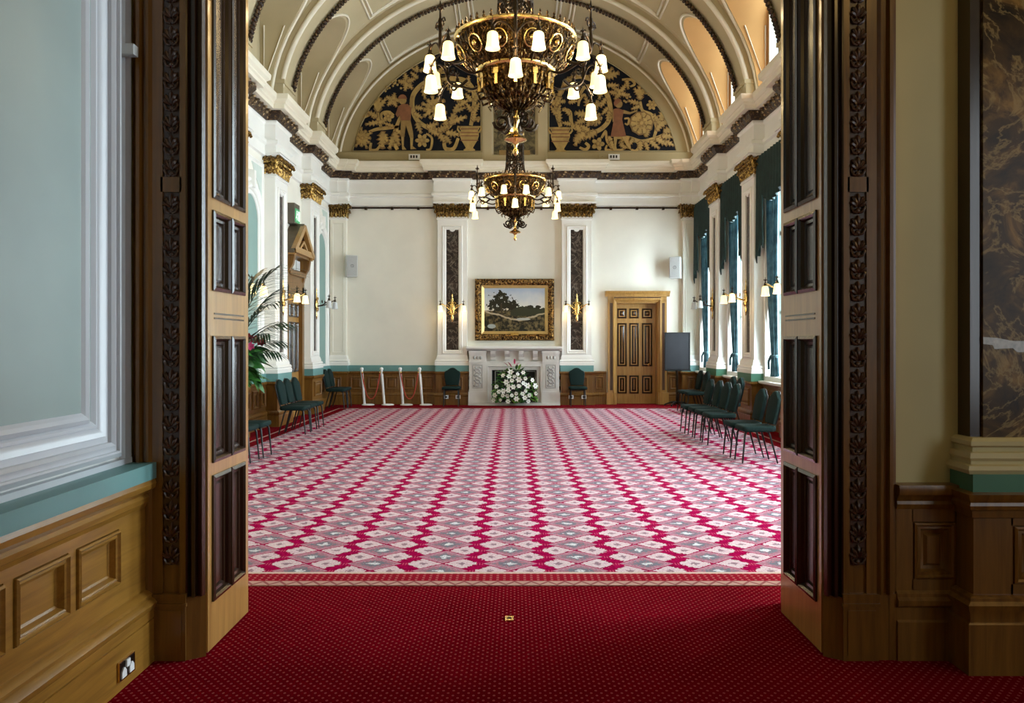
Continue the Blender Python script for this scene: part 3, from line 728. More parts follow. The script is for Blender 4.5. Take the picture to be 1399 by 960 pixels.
# ================================================================== PILASTERS, WAINSCOT
def capital(w, d, h, mats):
    """gilded leaf capital: w wide, d deep, h high; local origin at the back centre of its underside"""
    b = MB()
    b.taper(-w/2-.01, w/2+.01, -d-.01, 0, 0, h*.86, 0)
    def leaf(x, y, z, nx, ny, hh, ww, curl):
        pts = []
        for i in range(7):
            t = i/6; o = .02 + curl*t**2.4; zz = z + hh*(sin(t*pi*.62)/sin(pi*.62) if t < .85 else 1 - (t-.85)*1.4)
            pts.append((x+nx*o, y+ny*o, zz))
        tx, ty = -ny, nx
        for k in (-1, 0, 1):
            b.tube([(p[0]+tx*k*ww*.33, p[1]+ty*k*ww*.33, p[2]-abs(k)*hh*.12) for p in pts], [ww*.24*(.7+.5*sin(pi*i/6)) for i in range(7)], 6, flat=.7)
    n = max(2, int(round(w/.17)))
    for row, (z, hh, cu) in enumerate(((.0, h*.45, .07), (h*.30, h*.48, .11))):
        m = n if row == 0 else n+1
        for i in range(m):
            x = -w/2 + w*(i+.5)/m if row == 0 else -w/2 + w*i/(m-1)
            leaf(x, -d, z, 0, -1, hh, w/n*.8, cu)
        for sx in (-1, 1):
            for i in range(2 if d > .12 else 1): leaf(sx*w/2, -d*(i+.5)/(2 if d > .12 else 1), z, sx, 0, hh, .12, cu)
    for sx in (-1, 1):     # corner volutes and rosette
        pts = [(sx*(w/2+.03+.06*cos(a)*(1-a/14)), -d-.04-.05*cos(a)*(1-a/14), h*.80+.06*sin(a)*(1-a/14)) for a in [k*.6 for k in range(16)]]
        b.tube(pts, .022, 6)
        for k in range(3): b.tube([(sx*(w*.12+.02*k), -d-.03, h*.52), (sx*(w*.25), -d-.07, h*.72), (sx*w*.36, -d-.09, h*.86)], .02, 6)
    b.ball((0, -d-.07, h*.84), (.06, .05, .06), 8, 6)
    return b
def abacus(w, d, h): return MB().box(-w/2-.10, w/2+.10, -d-.12, 0, h*.88, h*.95).box(-w/2-.13, w/2+.13, -d-.15, 0, h*.95, h)
BASEP = [(0,0),(.07,0),(.07,.07),(.055,.09),(.07,.11),(.05,.145),(.03,.15),(.03,.19),(.012,.24),(0,.26)]
DADOP = [(0,0),(.045,0),(.045,.20),(.035,.21),(.05,.24),(.045,.27),(.015,.30),(0,.30)]
RAILP = [(0,.745),(.012,.75),(.018,.775),(.03,.785),(.045,.80),(.045,.835),(.0,.84)]
PANELP = [(-.012,.0),(-.012,.006),(0,.006),(0,.026),(.014,.032),(.028,.020),(.034,.002),(.05,.001),(.075,.014)]
def box_path(w, d): return [(-w/2, 0), (-w/2, -d), (w/2, -d), (w/2, 0)]
def ring_run(mb, prof, w, d, z0=0., mi=0): # profile wrapped round the three free sides of a block standing against a wall
    mb.run([(q, z0+z) for q, z in prof], [(-w/2, 0), (-w/2, -d), (w/2, -d), (w/2, 0)], mi)
def pilaster(w, d, loc, rz, label, group, marble=True, band='teal', ped_extra=.05):
    r = thing('pilaster', label, 'pilaster', loc, rz, group, 'structure')
    pd = d + ped_extra; pw = w + .06
    dd = MB().box(-pw/2, pw/2, -pd, 0, 0, .84); ring_run(dd, DADOP, pw, pd); ring_run(dd, RAILP, pw, pd)
    dd.frame(-pw/2+.14, pw/2-.14, .38, .70, PANELP, -pd)
    dd.ob('oak_dado', M['oak'], r, 30)
    MB().box(-pw/2-.02, pw/2+.02, -pd-.02, 0, .84, .99).ob('painted_band', M[band], r)
    bs = MB(); ring_run(bs, BASEP, w, d, .99); bs.ob('moulded_base', M['white'], r, 30)
    sh = MB(); 
    if marble:
        mw, z0, z1 = .155, 1.37, 4.42
        sh.box(-w/2, -mw, -d, 0, .99, 4.74).box(mw, w/2, -d, 0, .99, 4.74).box(-mw, mw, -d, 0, .99, z0).box(-mw, mw, -d, 0, z1, 4.74).box(-mw, mw, -d+.05, 0, z0, z1)
        sh.frame(-mw-.10, mw+.10, z0-.09, z1+.09, [(0,0),(0,.02),(.02,.03),(.04,.012),(.06,.02),(.10,.0)], -d)
        cc = arc(0, z1+.02, .075, pi, 2*pi, 10); sh.plate([(-mw, z1+.02)] + cc + [(mw, z1+.02)], -d-.004, -d+.04)
        sh.ob('shaft', M['white'], r, 30)
        MB().box(-mw+.001, mw-.001, -d+.028, -d+.045, z0, z1).ob('marble_inlay', M['marble'], r)
    else:
        sh.box(-w/2, w/2, -d, 0, .99, 4.74).frame(-w/2+.05, w/2-.05, 1.3, 4.6, [(0,0),(0,.012),(.02,.016),(.03,.0)], -d); sh.ob('shaft', M['cream'], r, 30)
    nk = MB(); ring_run(nk, [(0,4.66),(.02,4.665),(.025,4.69),(.012,4.71),(.012,4.74),(0,4.74)], w, d); nk.ob('neck_bead', M['white'], r, 30)
    cpm = capital(w, d, .36, None); cpm.xf(Matrix.Translation((0,0,4.74))); c_ = cpm.ob('capital', M['gilt'], r, 60)
    a = abacus(w, d, .36); a.xf(Matrix.Translation((0,0,4.74))); a.ob('abacus', M['white'], c_)
    return r
names = ['nearest the doorway', 'second from the doorway', 'third from the doorway', 'fourth from the doorway', 'fifth from the doorway, beside the far chairs']
lab_l = {0: 'marble-inlaid pilaster on the left wall just inside the doorway', 1: 'marble-inlaid pilaster on the left wall, second inside the doorway', 2: 'marble-inlaid pilaster on the left wall behind the palm', 3: 'marble-inlaid pilaster on the left wall before the gabled door', 4: 'marble-inlaid pilaster on the left wall beyond the gabled door'}
lab_r = {0: 'marble-inlaid pilaster on the right wall just inside the doorway', 1: 'marble-inlaid pilaster on the right wall, second inside the doorway', 2: 'marble-inlaid pilaster on the right wall by the doorway, lit lamp bracket projecting', 3: 'marble-inlaid pilaster on the right wall behind the two near chairs', 4: 'marble-inlaid pilaster on the right wall between the two far windows'}
for i, a in enumerate(ZK):
    pilaster(PW, PP, (-W, a+PW/2, 0), pi/2, lab_l[i], 'pilasters', True, 'teal')
    pilaster(PW, PP, (W, a+PW/2, 0), -pi/2, lab_r[i], 'pilasters', True, 'green')
pilaster(.74, .18, (-1.57, FW, 0), 0, 'white pilaster with dark marble inlay just left of the painting', 'pilasters')
pilaster(.74, .18, (1.57, FW, 0), 0, 'white pilaster with dark marble inlay just right of the painting', 'pilasters')
pilaster(.40, .16, (-4.46, FW, 0), 0, 'plain cream corner pilaster at the left end of the far wall', 'pilasters', False)
pilaster(.40, .16, (4.46, FW, 0), 0, 'plain cream corner pilaster at the right end of the far wall', 'pilasters', False)
ti = [20]
def wainscot(x0, x1, loc, rz, n, label, band='teal', sill=False):
    m = MB().box(x0, x1, -.035, 0, 0, .84); m.px([(d+.035 if d else 0, z) for d, z in DADOP], x0, x1); m.px([(d+.035 if d else 0, z) for d, z in RAILP], x0, x1)
    pw = (x1-x0)/n
    for k in range(n): m.frame(x0+pw*k+.07, x0+pw*(k+1)-.07, .38, .70, PANELP, -.035)
    o = m.ob('trim_%d' % ti[0], M['oak'], None, 30, loc, rz); ti[0] += 1; o['label'] = label; o['kind'] = 'structure'
    if band: MB().box(x0, x1, -.05, 0, .84, .99).ob('painted_band', M[band], o)
    return o
wainscot(-4.24, -1.99, (0,FW,0), 0, 5, 'oak wainscot panelling on the far wall behind the rope posts')
wainscot(-1.14, -1.12, (0,FW,0), 0, 1, 'narrow oak strip left of the fireplace'); wainscot(1.12, 1.14, (0,FW,0), 0, 1, 'narrow oak strip right of the fireplace')
wainscot(1.99, 2.33, (0,FW,0), 0, 1, 'oak wainscot between the right-hand far pilaster and the door', None)
wainscot(3.88, 4.24, (0,FW,0), 0, 1, 'oak wainscot behind the grey board')
e2 = [4.86-PW] + ZK + [20.3]
for i in range(len(e2)-1):
    y0, y1 = e2[i]+PW+.03, e2[i+1]-.03
    if i == 4:    # hooded door in this bay
        continue
    wainscot(y0, y1, (-W,0,0), pi/2, 4, 'oak wainscot on the left wall, bay %d' % (i+1))
for i in range(len(e2)-1):
    y0, y1 = e2[i]+PW+.03, e2[i+1]-.03
    wainscot(-y1, -y0, (W,0,0), -pi/2, 4, 'oak wainscot under the right-hand windows, bay %d' % (i+1), None)
# ---- arched teal niches on the left wall
for i, yc in ((2, None), (3, None), (5, None)):
    a, b = e2[i]+PW, e2[i+1]; yc = (a+b)/2; hw = .42; zt = 3.95
    t = thing('niche_panel', {2: 'pale teal arched wall panel nearest the doorway on the left wall', 3: 'pale teal arched wall panel behind the palm', 5: 'pale teal arched wall panel near the left far corner'}[i], 'wall panel', (-W, yc, 0), pi/2, 'arched panels on the left wall', 'structure')
    def arch(w_, z0, zs, n=16): return [(-w_, z0)] + [(w_*cos(pi-pi*k/n), zs+w_*1.05*sin(pi-pi*k/n)) for k in range(n+1)] + [(w_, z0)]
    MB().plate(arch(hw, 1.05, 3.75), -.02, 0).ob('teal_field', M['teal_pale'], t)
    for w_, r_, d_ in ((hw+.03, .035, .04), (hw+.13, .05, .06), (hw+.24, .04, .05)):
        MB().tube([(x, -d_*.6, z) for x, z in arch(w_, 1.0, 3.75, 24)], r_, 8).ob('arch_moulding', M['white'], t, 60)
    MB().plate(arch(hw+.24, 1.0, 3.75, 24)[::-1], -.018, -.0).ob('backing', M['white'], t)
    kb = MB().taper(-.07, .07, -.12, 0, 4.28, 4.62, .02); kb.ob('keystone', M['white'], t)
    fr = MB().frame(-hw-.36, hw+.36, .99, 4.88, [(0,0),(0,.03),(.03,.035),(.05,.01),(.07,0)]); fr.ob('outer_frame', M['white'], t)
    sp = MB()
    for sx in (-1, 1): sp.plate([(sx*(hw+.27), 4.8), (sx*.14, 4.8), (sx*.30, 4.62), (sx*.55, 4.42), (sx*(hw+.20), 4.05), (sx*(hw+.27), 3.95)], -.015, 0)
    sp.ob('spandrel', plain('pale_grey_green_paint', (.58,.66,.61), .5, var=.04), t)

# ---- windows, curtains on the right wall
def window(i, a, b, lab):
    global nwin
    nwin += 1; n = (a+b)/2; hw = (b-a)/2
    r = tag(MB().frame(-hw-.10, hw+.10, SILL, HEAD+.06, [(0,0),(0,.03),(.03,.04),(.09,.03),(.10,-.28)]).ob('window_%d' % nwin, M['white'], None, 30, (W, n, 0), -pi/2), lab, None, None, 'structure')
    s = MB().frame(-hw, hw, SILL, HEAD, [(0,-.30),(0,-.24),(.07,-.24),(.07,-.30)])
    s.box(-.03, .03, .24, .30, SILL, HEAD).box(-hw, hw, .24, .30, 3.55, 3.63).box(-hw, hw, .24, .30, 2.1, 2.15); s.ob('sash', M['white'], r)
    MB().box(-hw, hw, .268, .274, SILL, HEAD).ob('pane', M['glass'], r)
    MB().px([(0,.78),(.10,.80),(.14,.82),(.14,.86),(-.28,.87),(-.28,.8)], -hw-.12, hw+.12).ob('window_sill', M['white'], r)
    return n, hw
def curtain_set(n, hw, lab):
    # valance
    t = thing('curtain_valance', 'dark green velvet valance with long side tails %s' % lab, 'valance', (W, n, 0), -pi/2, 'valances over the right-hand windows')
    def cloth(x0, x1, zt, zb, y, amp, fr, name, m, par, th=.02, steps=70, rows=14):
        b = MB(); vs = []
        for k in (0, 1):
            for j in range(rows+1):
                for i in range(steps+1):
                    u = i/steps; x = x0+(x1-x0)*u; bot = zb(u); z = zt + (bot-zt)*j/rows
                    f = .5+.5*j/rows
                    vs.append((x, y - amp*f*sin(fr*u*2*pi+.6*sin(9*u)) - k*th, z))
        w_ = steps+1; o = (rows+1)*w_; fs = []
        for j in range(rows):
            for i in range(steps):
                q = j*w_+i; fs += [(q, q+1, q+w_+1, q+w_), (o+q, o+q+w_, o+q+w_+1, o+q+1)]
        for i in range(steps): fs += [(i, o+i, o+i+1, i+1), (rows*w_+i, rows*w_+i+1, o+rows*w_+i+1, o+rows*w_+i)]
        for j in range(rows): fs += [(j*w_, (j+1)*w_, o+(j+1)*w_, o+j*w_), (j*w_+steps, o+j*w_+steps, o+(j+1)*w_+steps, (j+1)*w_+steps)]
        return b.add(vs, fs).ob(name, m, par, 50)
    def zb(u):
        e = min(u, 1-u)
        return 3.05 + .35*abs(sin(e*60))*.3 + e*1.6 if e < .17 else 4.30 - .22*sin((u-.17)*pi/.66)
    cloth(-hw-.12, hw+.12, 5.02, lambda u: zb(u), -.14, .03, 11, 'velvet_drop', M['valance'], t)
    MB().tube([(-hw-.14, -.12, 4.99), (hw+.14, -.12, 4.99)], .03, 8).ob('curtain_pole', M['bronze_dark'], t)
    for s in (-1, 1):
        c = thing('curtain', 'pale teal tied-back curtain at the %s side %s' % ('far' if s < 0 else 'near', lab), 'curtain', (W, n, 0), -pi/2, 'tied-back curtains')
        # gathered cloth, narrow at the tie
        b = MB(); rows = 40; st_ = 44; vs = []
        for j in range(rows+1):
            z = 4.975 + (.93-4.975)*j/rows; tz = 1.32
            if z > tz: q = ((z-tz)/(4.975-tz)); wd = .15 + .33*q**.8; cx = s*(hw-.02-.18*(1-q)**3 - .10)
            else: q = (tz-z)/(tz-.93); wd = .15 + .11*q; cx = s*(hw-.30)
            for i in range(st_):
                a = 2*pi*i/st_; rr = 1 + .22*cos(9*a)
                vs.append((cx + wd*.5*cos(a)*rr*1.25, .045 + (.04+.015*(wd/.4))*sin(a)*rr, z))
        fs = [(j*st_+i, j*st_+(i+1) % st_, (j+1)*st_+(i+1) % st_, (j+1)*st_+i) for j in range(rows) for i in range(st_)]
        b.add(vs, fs).ob('cloth', M['curtain'], c, 60)
        ring = MB().tube([(s*(hw-.30)+.105*cos(a), +.045+.06*sin(a), 1.32) for a in [2*pi*k/16 for k in range(16)]], .028, 8, closed=True)
        ring.tube([(s*(hw-.30), -.02, 1.33), (s*(hw-.30)-.05, -.05, 1.22), (s*(hw-.30)-.03, -.05, 1.08)], .025, 6).ob('tie_back', M['curtain'], c, 60)
wl = ['nearest the doorway', 'second from the doorway', 'third from the doorway', 'beside the two near chairs', 'between the marble pilasters', 'in the right far corner']
for i, (a, b) in enumerate(wins):
    n, hw = window(i, a, b, 'tall white sash window ' + wl[i])
    if i >= 2: curtain_set(n, hw, 'on the window ' + wl[i])

# ---- far door, fireplace, painting
d0, d1 = fx(842), fx(897); dzt = fz(414)
dr = MB(); ax0, ax1 = fx(830), fx(910)
dr.box(ax0, d0-.02, -.10, 0, 0, dzt+.06).box(d1+.02, ax1, -.10, 0, 0, dzt+.06).box(ax0, ax1, -.10, 0, dzt+.04, fz(404))
dr.box(ax0-.04, d0-.02, -.14, 0, 0, .30).box(d1+.02, ax1+.04, -.14, 0, 0, .30)
dr.frame(d0-.10, d1+.10, -.2, dzt+.12, [(0,.10),(0,.14),(.03,.15),(.06,.12),(.10,.06)])
dr.px([(0,fz(405)),(.12,fz(405)),(.14,fz(402)),(.20,fz(400)),(.22,fz(398)),(0,fz(397.5))], ax0-.07, ax1+.07)
d3 = tag(dr.ob('door_3', M['oak_light'], None, 30, (0, FW, 0)), 'closed oak panelled door in the far wall beneath a flat cornice', None, None, 'structure')
cs = MB(); cs.box(ax0+.05, ax0+.12, -.106, -.09, .36, dzt).box(ax1-.12, ax1-.05, -.106, -.09, .36, dzt).box(ax0+.15, ax1-.15, -.106, -.09, fz(409), fz(406)); cs.ob('carved_strip', M['carved'], d3)
lf = MB().box(d0, d1, -.03, .01, 0, dzt); rv = MB().box(D0, d0, -.06, .28, 0, DZ).box(d1, D1, -.06, .28, 0, DZ).box(D0, D1, -.06, .28, dzt, DZ); rv.ob('door_lining', M['oak_light'], d3); MB().box(D0, D1, .27, .29, 0, DZ).ob('door_back', M['oak_dark'], d3)

leaf = lf.ob('door_leaf', M['oak_light'], d3); leaf.location = (0, .20, 0)
cols = [(fx(844.5), fx(857.5)), (fx(861), fx(874)), (fx(878.5), fx(892.5))]
for z0, z1 in ((fz(434.5), fz(421)), (fz(500.5), fz(441)), (fz(538), fz(513))):
    for x0, x1 in cols:
        p = MB().frame(x0, x1, z0, z1, [(0,.03),(0,.045),(.02,.05),(.045,.025),(.06,.028),(.10,.05)], 0); p.ob('panel_moulding', M['oak_dark'], leaf)
        MB().taper(x0+.085, x1-.085, -.045, -.02, z0+.085, z1-.085, .015).ob('panel_field', M['oak_mid'], leaf)
kn = MB().lathe([(.012,0),(.012,.04),(.03,.05),(.034,.07),(.02,.085),(.0005,.088)], 12); kn.xf(Matrix.Translation((fx(887), -.03, 1.0)) @ Matrix.Rotation(pi/2, 4, 'X')); kn.ob('door_knob', M['brass'], leaf, 60)

fp = thing('fireplace', 'white marble chimneypiece with corbelled shelf on the far wall', 'fireplace', (0, FW, 0))
FX0, FX1, FD = fx(642), fx(763), .34
m = MB(); jw = .42
for s in (-1, 1):
    m = MB()
    xi, xo = (FX0, FX0+jw) if s < 0 else (FX1-jw, FX1)
    m.box(xi, xo, -FD, 0, .06, 1.36).box(xi-.02, xo+.02, -FD-.03, 0, .06, .34).box(xi-.01, xo+.01, -FD-.02, 0, 1.06, 1.10).box(xi-.01, xo+.01, -FD-.02, 0, 1.28, 1.36)
    m.ob('jamb', M['marble_white'], fp)
for s in (-1, 1):
    xm = (FX0+jw/2) if s < 0 else (FX1-jw/2); cv = MB()
    cv.frame(xm-.13, xm+.13, .42, 1.02, [(0,FD),(0,FD+.012),(.02,FD+.014),(.03,FD)])
    pts = [(xm+.06*sin(k*.9), -FD-.014, .47+.5*k/20) for k in range(21)]; cv.tube(pts, .016, 6)
    pts = [(xm-.06*sin(k*.9), -FD-.014, .47+.5*k/20) for k in range(21)]; cv.tube(pts, .016, 6)
    for k in range(8): cv.ball((xm+(.07 if k % 2 else -.07), -FD-.01, .49+.065*k), (.03,.02,.03), 7, 5)
    for q in (-.08, 0, .08): cv.ball((xm+q, -FD-.01, 1.19), (.032,.02,.045), 8, 5)
    cv.ob('carved_panel', plain('shaded_grey_marble', (.42,.41,.39), .4), fp, 60)
sh = MB().px([(0,1.36),(FD-.06,1.36),(FD,1.38),(FD+.04,1.40),(FD+.08,1.42),(FD+.08,1.47),(0,1.475)], FX0-.07, FX1+.07); sh.ob('mantel_shelf', M['white'], fp)
fr = MB().box(FX0+jw, FX1-jw, -FD+.16, 0, 1.04, 1.36).box(FX0+jw-.02, FX1-jw+.02, -FD+.02, 0, 1.02, 1.09); fr.ob('frieze', M['marble_white'], fp)
for k in range(4):
    x = FX0+jw + (FX1-FX0-2*jw)*(k+.5)/4; cb = MB()
    prof = [(-FD+.10,1.12),(-FD+.06,1.13),(-FD+.06,1.20),(-FD-.02,1.28),(-FD-.04,1.36),(-FD+.10,1.36)]
    vs = [(x-.06, y, z) for y, z in prof] + [(x+.06, y, z) for y, z in prof]; n = len(prof)
    cb.add(vs, [tuple(range(n)), tuple(range(2*n-1, n-1, -1))] + [(i, (i+1) % n, n+(i+1) % n, n+i) for i in range(n)]); cb.ob('corbel', M['marble_white'], fp)
op0, op1 = fx(671), fx(737)
inn = MB().frame(FX0+jw, FX1-jw, -.10, 1.02, [(0,FD-.02),(.05,FD-.01),(.06,FD-.06),(.14,FD-.07),(.15,FD-.13),((op0-FX0-jw),FD-.16),((op0-FX0-jw),.02)]); inn.ob('inner_surround', M['marble_white'], fp, 30)
ib = MB().box(op0, op1, -.06, -.02, .05, fz(499)).frame(op0+.08, op1-.08, .05, fz(499)-.12, [(0,.06),(0,.09),(.03,.09),(.03,.06)]); ib.ob('firebox', M['firebox'], fp)
fl_ = MB().frame(op0+.10, op1-.10, .02, fz(499)-.14, [(0,.085),(0,.098),(.015,.098),(.015,.085)]); fl_.ob('firebox_edge', M['plastic'], fp)
hs = MB(); hp = [(FX0-.02, 0), (FX0-.02, -.40), (FX0+.35, -.48), (FX1-.35, -.48), (FX1+.02, -.40), (FX1+.02, 0)]
vs = [(x, y, 0) for x, y in hp] + [(x, y, .06) for x, y in hp]; n = 6
hs.add(vs, [tuple(range(n-1, -1, -1)), tuple(range(n, 2*n))] + [(i, (i+1) % n, n+(i+1) % n, n+i) for i in range(n)]); hs.ob('hearth', M['marble_white'], fp)

pt = thing('painting', 'gilt-framed landscape painting of a dark tree above the mantelpiece', 'painting', (0, FW-.02, (fz(381)+fz(465))/2))
pw, ph = (fx(757)-fx(649))/2, (fz(381)-fz(465))/2; cw, ch = (fx(746.5)-fx(660.5))/2, (fz(393)-fz(453.5))/2
gf = MB().frame(-pw, pw, -ph, ph, [(0,0),(0,.07),(.03,.10),(.08,.11),(.13,.07),(.15,.06),(.17,.075)])
for s in (-1, 1):
    for t in (-1, 1):
        for k in range(5): gf.ball((s*(pw-.08+.03*cos(k*1.3)), -.10, t*(ph-.08+.03*sin(k*1.3))), (.05,.03,.05), 8, 5)
for k in range(26): x = -pw+.2+(2*pw-.4)*k/25; [gf.ball((x, -.10, t*(ph-.075)), (.035,.022,.03+.012*(k % 2)), 7, 5) for t in (-1, 1)]
for k in range(18): z = -ph+.2+(2*ph-.4)*k/17; [gf.ball((t*(pw-.075), -.10, z), (.03+.012*(k % 2),.022,.035), 7, 5) for t in (-1, 1)]
gf.ob('carved_frame', M['gilt_frame'], pt, 50)
MB().frame(-pw+.155, pw-.155, -ph+.155, ph-.155, [(0,.06),(.015,.08),(.05,.06),(.085,.03)]).ob('gold_slip', plain('flat_gold_slip', (.62,.43,.16), .4, .5), pt)
cv_ = MB().box(-cw-.02, cw+.02, -.032, -.025, -ch-.02, ch+.02).ob('canvas', M['painting'], pt)
MB().box(-.10, .10, -.115, -.07, -ph+.13, -ph+.20).ob('name_plate', M['brass'], pt)

# ---- gabled oak door on the left wall
a, b = e2[4]+PW, e2[5]; hw = .52
yc = (a+b)/2
dm = MB(); dm.box(-hw-.16, -hw, -.12, 0, 0, 2.75).box(hw, hw+.16, -.12, 0, 0, 2.75).box(-hw-.16, hw+.16, -.12, 0, 2.45, 2.95)
dm.box(-hw-.10, hw+.10, -.18, 0, 2.95, 3.05)
d4 = tag(dm.ob('door_4', M['oak'], None, None, (-W, yc, 0), pi/2), 'tall oak door under a gabled hood on the left wall', None, None, 'structure')
lf = MB().box(-hw, hw, -.04, 0, 0, 2.45).ob('door_leaf', M['oak_light'], d4)
for z0, z1 in ((.25,.75), (.95,2.0), (2.1,2.38)):
    for k in range(3):
        x0 = -hw+.05+k*(2*hw-.1)/3+.02; x1 = x0+(2*hw-.1)/3-.04
        MB().frame(x0, x1, z0, z1, [(0,.04),(0,.06),(.02,.065),(.05,.035),(.08,.055)], 0, fill=True).ob('panel_moulding', M['oak_dark'], lf)
MB().box(-hw-.04, -hw+.04, -.14, -.03, 2.62, 2.68).ob('latch', M['brass'], d4)
tr = MB()
for x in (-.30, .04): tr.box(x, x+.26, -.13, -.02, 3.08, 3.28)
tr.ob('hood_window', M['shade_off'], d4)
hd = thing('gable_hood', None, None); hd.parent = d4
gw, z0, zt, dp = .76, 3.38, 3.98, .30
g = MB()
for s in (-1, 1):       # sloping roof slabs
    p = [(s*gw, z0-.02), (s*(gw+.03), z0+.05), (0, zt+.06), (0, zt-.03)]
    g.plate(p, -dp, 0)
g.ob('roof_slab', M['slate_roof'], hd)
g = MB()
g.plate([(-gw+.02, z0), (gw-.02, z0), (gw-.1, z0+.12), (-gw+.1, z0+.12)], -dp-.02, -dp+.06)
for s in (-1, 1): g.ribbon([(s*(gw-.01), z0+.02), (0, zt-.01)], .055, -dp-.03, -dp+.06)
g.ribbon([(-.28, z0+.12), (0, zt-.32)], .03, -dp, -dp+.05); g.ribbon([(.28, z0+.12), (0, zt-.32)], .03, -dp, -dp+.05)
g.box(-gw+.03, -gw+.13, -dp, 0, z0-.05, z0+.06).box(gw-.13, gw-.03, -dp, 0, z0-.05, z0+.06)
g.ob('gable_frame', M['oak_light'], hd)
MB().plate([(-gw+.12, z0+.08), (gw-.12, z0+.08), (0, zt-.10)], -dp+.12, -dp+.20).ob('gable_back', M['oak_dark'], hd)
for s in (-1, 1):
    br = MB(); x = s*(hw+.09)
    prof = [(-.10, 2.80), (-.13, 2.86), (-.16, 3.0), (-.24, 3.14), (-.27, 3.30), (-.28, 3.38), (0, 3.38), (0, 2.80)]
    n = len(prof); vs = [(x-.06, y, z) for y, z in prof] + [(x+.06, y, z) for y, z in prof]
    br.add(vs, [tuple(range(n)), tuple(range(2*n-1, n-1, -1))] + [(i, (i+1) % n, n+(i+1) % n, n+i) for i in range(n)]); br.ob('hood_bracket', M['oak'], hd)
MB().box(-hw-.10, hw+.10, -.26, 0, 3.33, 3.38).ob('soffit', M['oak'], hd)
wainscot(a+.03, yc-hw-.17, (-W,0,0), pi/2, 1, 'oak wainscot left of the gabled door'); wainscot(yc+hw+.17, b-.03, (-W,0,0), pi/2, 1, 'oak wainscot right of the gabled door')
ex = thing('exit_sign', 'green and white exit sign box above the gabled hood', 'sign', (-W, yc-.05, 4.22), pi/2)
MB().box(-.20, .20, -.16, 0, -.20, .22).ob('sign_box', plain('dark_sign_case', (.10,.085,.06), .5), ex)
fc = MB().box(-.16, .19, -.168, -.155, -.17, .12); fc.ob('green_face', M['exit_green'], ex)
rm = MB(); y0, y1 = -.175, -.165            # running man and door pictogram
rm.plate([(.06,-.12),(.15,-.12),(.15,.08),(.06,.08)], y0, y1); rm.plate(arc(-.04, .06, .022, 0, 2*pi*11/12, 11), y0, y1)
rm.ribbon([(-.045,.03),(-.06,-.03)], .02, y0, y1); rm.ribbon([(-.06,-.03),(-.02,-.07),(-.04,-.12)], .012, y0, y1); rm.ribbon([(-.06,-.03),(-.10,-.08),(-.14,-.08)], .012, y0, y1); rm.ribbon([(-.05,.02),(0,.0),(.03,.02)], .010, y0, y1)
rm.ob('pictogram', M['exit_white'], ex)
# ================================================================== DOORWAY AND ANTE-ROOM
def carved_strip(mb, x0, x1, z0, z1, y):
    """anthemion ornament in relief, repeated up the strip"""
    mb.box(x0, x1, y-.006, y+.004, z0, z1)
    cx = (x0+x1)/2; w = (x1-x0)/2; n = max(1, int((z1-z0)/(w*2.5))); p = (z1-z0)/n
    for i in range(n):
        z = z0+p*i
        for k in range(-2, 3):
            a = pi/2 + k*.50; L = p*.66*(1-.10*abs(k))
            q = [(cx+cos(a)*L*t*(.9 if k else 1), z+p*.28+sin(a)*L*t) for t in (.15, .45, .75, 1)]
            mb.tube([(x, y-.010-.014*sin(pi*j/3), zz) for j, (x, zz) in enumerate(q)], [.004, .009, .010, .003], 6)
        for s in (-1, 1):
            mb.tube([(cx+s*w*.12, y-.012, z+p*.06), (cx+s*w*.55, y-.016, z+p*.10), (cx+s*w*.80, y-.016, z+p*.30), (cx+s*w*.62, y-.012, z+p*.48), (cx+s*w*.45, y-.012, z+p*.36)], .007, 6)
        mb.ball((cx, y-.010, z+p*.16), (.014, .012, .014), 8, 5)
